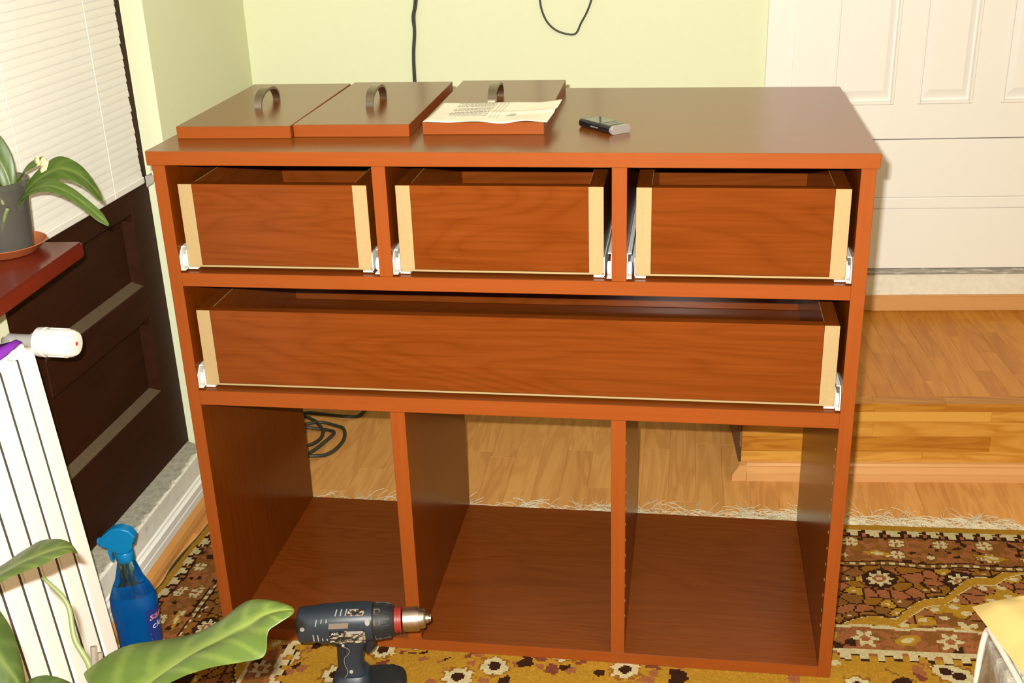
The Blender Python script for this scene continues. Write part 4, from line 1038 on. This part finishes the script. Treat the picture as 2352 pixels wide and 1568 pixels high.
# grip, trigger, battery
def loft(secs, seg=20, ex=2.6):
    b = bmesh.new(); rings = []
    for cx, z, rx, ry in secs:
        ring = []
        for k in range(seg):
            a = 2 * math.pi * k / seg; c, s = math.cos(a), math.sin(a); q = (abs(c) ** ex + abs(s) ** ex) ** (-1 / ex); ring.append(b.verts.new((cx + c * rx * q, s * ry * q, z)))
        rings.append(ring)
    for p, q in zip(rings, rings[1:]):
        for k in range(seg): b.faces.new((p[k], p[(k + 1) % seg], q[(k + 1) % seg], q[k]))
    b.faces.new(rings[0][::-1]); b.faces.new(rings[-1]); return b
obj('grip', loft([(.004, .050, .0300, .0225), (.000, .066, .0240, .0200), (-.001, .090, .0215, .0180), (.002, .115, .0225, .0180), (.006, .134, .0270, .0200), (.006, .146, .034, .0220)]), 'drill', dr, smooth=50, local=True)
obj('grip_pad', loft([(-.012, .058, .0130, .0207), (-.0135, .090, .0105, .0188), (-.011, .120, .0120, .0190), (-.010, .133, .0140, .0208)]), 'drill_dark', dr, smooth=50, local=True)
obj('trigger', loft([(.030, .108, .0060, .0085), (.034, .116, .0095, .0095), (.036, .128, .0105, .0098), (.035, .138, .0115, .0098)]), 'drill_dark', dr, smooth=50, local=True)
obj('battery', loft([(.024, 0, .062, .0340), (.024, .004, .066, .0365), (.026, .036, .066, .0365), (.028, .046, .063, .0345), (.030, .052, .056, .030)], 28, 4.0), 'drill_dark', dr, smooth=50, local=True)
obj('battery_seat', loft([(.000, .040, .0330, .0372), (.000, .060, .0315, .0300), (.002, .068, .026, .0240)], 24, 3.2), 'drill', dr, smooth=50, local=True)
# vents, screws, labels on the side that faces us
sy_ = -.0306
b = bmesh.new()
for k in range(4): obox(b, (-.056 + k * .0075, sy_ + .0018, .160), (.0009, 0, .0006), (0, .0006, 0), (-.0004, 0, .0065))
for k in range(3): obox(b, (-.050 + k * .0085, -.0258, .1880), (.0009, 0, 0), (0, .0006, .0003), (.0012, .0012, .0055))
for k in range(3): obox(b, (-.016 + k * .0085, -.0150, .1992), (.0010, 0, 0), (0, .0004, .0004), (.0010, .0060, .0020))
obj('vent_slots', b, 'drill_grey', dr, local=True, kind='stuff')
for (x, y, z, r_) in ((-.074, -.0272, .178, .0042), (.000, -.0186, .078, .0035), (-.018, -.0365, .052, .0042), (.018, -.0368, .052, .0042), (-.008, -.0275, .141, .0026)):
    b = bmesh.new(); lathe(b, [(r_, 0), (r_ * .9, .0012), (.0006, .0014)], 14, Matrix.Translation((x, y, z)) @ Matrix.Rotation(R(90), 4, 'X')); obj('screw', b, 'metal', dr, smooth=40, local=True)
b = bmesh.new(); obox(b, (.0015, sy_ - .0006, .160), (.0300, 0, .0004), (0, .0006, 0), (0, 0, .0125)); lbl = obj('name_plate', b, 'worn', dr, local=True, label='worn black maker label')
b = bmesh.new(); obox(b, (-.0185, sy_ - .0015, .1690), (.0100, 0, 0), (0, .0003, 0), (0, 0, .0033)); obj('plate_corner', b, 'label', lbl, local=True)
tm = text_mesh('AEG', .0068); tm.transform(Matrix.Translation((-.0190, sy_ - .0021, .1668)) @ Matrix.Rotation(R(90), 4, 'X')); obj('lettering', tm, 'text_white', lbl, local=True)
b = bmesh.new(); obox(b, (.014, sy_ - .0015, .1695), (.0140, 0, 0), (0, .0003, 0), (.001, 0, .0026)); obj('plate_stripe', b, 'drill_grey', lbl, local=True)
b = bmesh.new(); obox(b, (-.012, -.0306, .1835), (.0165, 0, 0), (0, .0006, .0002), (.0006, .0012, .0042)); obj('badge', b, 'stick', dr, local=True, label='worn badge on the housing')
b = bmesh.new(); obox(b, (.018, -.0165, .1992), (.0140, 0, 0), (0, .0004, .0005), (.002, .0055, .0020)); obj('gear_switch', b, 'worn', dr, local=True)
b = bmesh.new(); lathe(b, [(.0042, 0), (.0042, .0012)], 14, Matrix.Translation((.0370, -.0283, .187)) @ Matrix.Rotation(R(70), 4, 'X'), 1, 1.6); obj('torque_pointer', b, 'drill_grey', dr, local=True)
b = bmesh.new()
for z, y in ((.196, -.0125), (.184, -.0268), (.152, -.0262), (.141, -.0135)):
    for dx, dz, wx, wz in ((0, .0045, .0042, .0006), (0, -.0045, .0042, .0006), (-.0042, 0, .0006, .0045), (.0042, 0, .0006, .0045)):
        nn = Vector((0, y, z - .168)).normalized(); tz = Vector((0, -nn.z, nn.y)) * (1 if nn.y < 0 else -1)
        obox(b, Vector((.0525 + dx, 0, .168)) + nn * .0307 + tz * dz, (wx, 0, 0), nn * .0004, tz * wz)
obj('collar_numbers', b, 'stick', dr, local=True, kind='stuff')
b = bmesh.new(); tube(b, spline([(-.012, -.0212, .135), (.000, -.0205, .126), (-.002, -.0198, .116), (-.009, -.0192, .108), (-.010, -.0188, .095), (-.006, -.0195, .078), (-.012, -.0215, .068), (-.022, -.0195, .064)], 6), .0004, 6); obj('grip_seam', b, 'drill_grey', dr, local=True)

# ================================================================== SOFA CORNER, LOWER RIGHT
ZSO = .420
s0 = at(2258, 1434, 'z', ZSO); s1 = at(2336, 1568, 'z', ZSO); e2 = (s1 - s0).normalized(); e1 = Vector((-e2.y, e2.x, 0))   # e2 towards us, e1 to the right
rzs = math.atan2(e1.y, e1.x); LS = 1.1; WS = .75
so = thing('sofa', 'white crushed velvet sofa corner below the yellow cushion', 'sofa', tuple(s0 + e1 * .37 + e2 * .5 - Vector((0, 0, ZSO))))
soc = s0 + e1 * WS / 2 + e2 * LS / 2
Rs = Matrix((e1, e2, Vector((0, 0, 1)))).transposed()
def sofabox(lo, hi, bev, mat, name, parent, wob_=0.):
    b = B(lo, hi); bmesh.ops.subdivide_edges(b, edges=b.edges[:], cuts=7, use_grid_fill=True)
    bmesh.ops.bevel(b, geom=[e for e in b.edges if len(e.link_faces) == 2 and e.calc_face_angle() > 1], offset=bev, segments=4, affect='EDGES')
    for v in b.verts:
        p = v.co; v.co = s0 + Rs @ (p + Vector((math.sin(p.y * 23 + p.z * 17), 0, math.sin(p.y * 31)) ) * wob_) + Vector((0, 0, -ZSO))
    return obj(name, b, mat, parent, smooth='all')
sofabox((0, 0, .06), (WS, LS, ZSO), .012, 'velvet', 'seat_base', so, .003)
for x_ in (.06, WS - .06):
    for y_ in (.07, LS - .07):
        b = bmesh.new(); p = s0 + Rs @ Vector((x_, y_, 0)); lathe(b, [(.018, .0004), (.026, .07)], 14, Matrix.Translation((p.x, p.y, 0))); obj('foot', b, 'brown', so, smooth=40)
b = bmesh.new(); tube(b, spline([s0 + Rs @ Vector(q) for q in ((.004, .004, -.36), (.003, .003, -.2), (.002, .003, -.03), (.005, .006, -.004), (.004, .03, .001), (.001, .3, -.001), (.002, .7, .001), (.003, LS, 0))], 6), .0042, 8)
obj('piping', b, 'velvet_edge', so, smooth='all', label='white piping along the seat edge')
# yellow cushion on the seat, one pinched corner towards the chest
cs = thing('cushion', 'yellow velvet cushion lying on the white sofa corner', 'cushion', tuple(s0 + e1 * .25 + e2 * .28))
tip = at(2232, 1393, 'z', .452); b = bmesh.new(); n = 26; A2 = .46
d1_ = (at(2352, 1351, 'z', .470) - tip); d1_.z = 0; d1_.normalize(); d2_ = (at(2344, 1568, 'z', .428) - at(2262, 1428, 'z', .440)); d2_.z = 0; d2_.normalize()
for sg in (1, -1):
    gr = []
    for j in range(n + 1):
        row = []
        for i in range(n + 1):
            u, v = i / n, j / n; e_ = min(u, v, 1 - u, 1 - v)
            bow_ = .020 * (math.sin(math.pi * u) * (1 - 2 * v) * abs(1 - 2 * v) + 0); bow2 = .014 * (math.sin(math.pi * v) * (1 - 2 * u) * abs(1 - 2 * u))
            p = tip + d1_ * (u * A2 + bow2) + d2_ * (v * A2 + bow_)
            hgt = (16 * u * (1 - u) * v * (1 - v)) ** .27
            crease = .006 * math.exp(-((e_ - .10) / .03) ** 2) * (e_ > 0)
            z = tip.z - .010 * min(1, (u + v) * 3) + sg * (.060 * hgt if sg > 0 else .016 * hgt) - (crease if sg > 0 else 0)
            z += .004 * math.sin(u * 11 + v * 4) * hgt - .006 * max(0, v - .1)
            row.append(b.verts.new((p.x, p.y, max(z, ZSO + .006))))
        gr.append(row)
    for j in range(n):
        for i in range(n): b.faces.new((gr[j][i], gr[j][i + 1], gr[j + 1][i + 1], gr[j + 1][i]))
bmesh.ops.remove_doubles(b, verts=b.verts[:], dist=.0008)
obj('cover', b, 'cushion', cs, smooth=55)
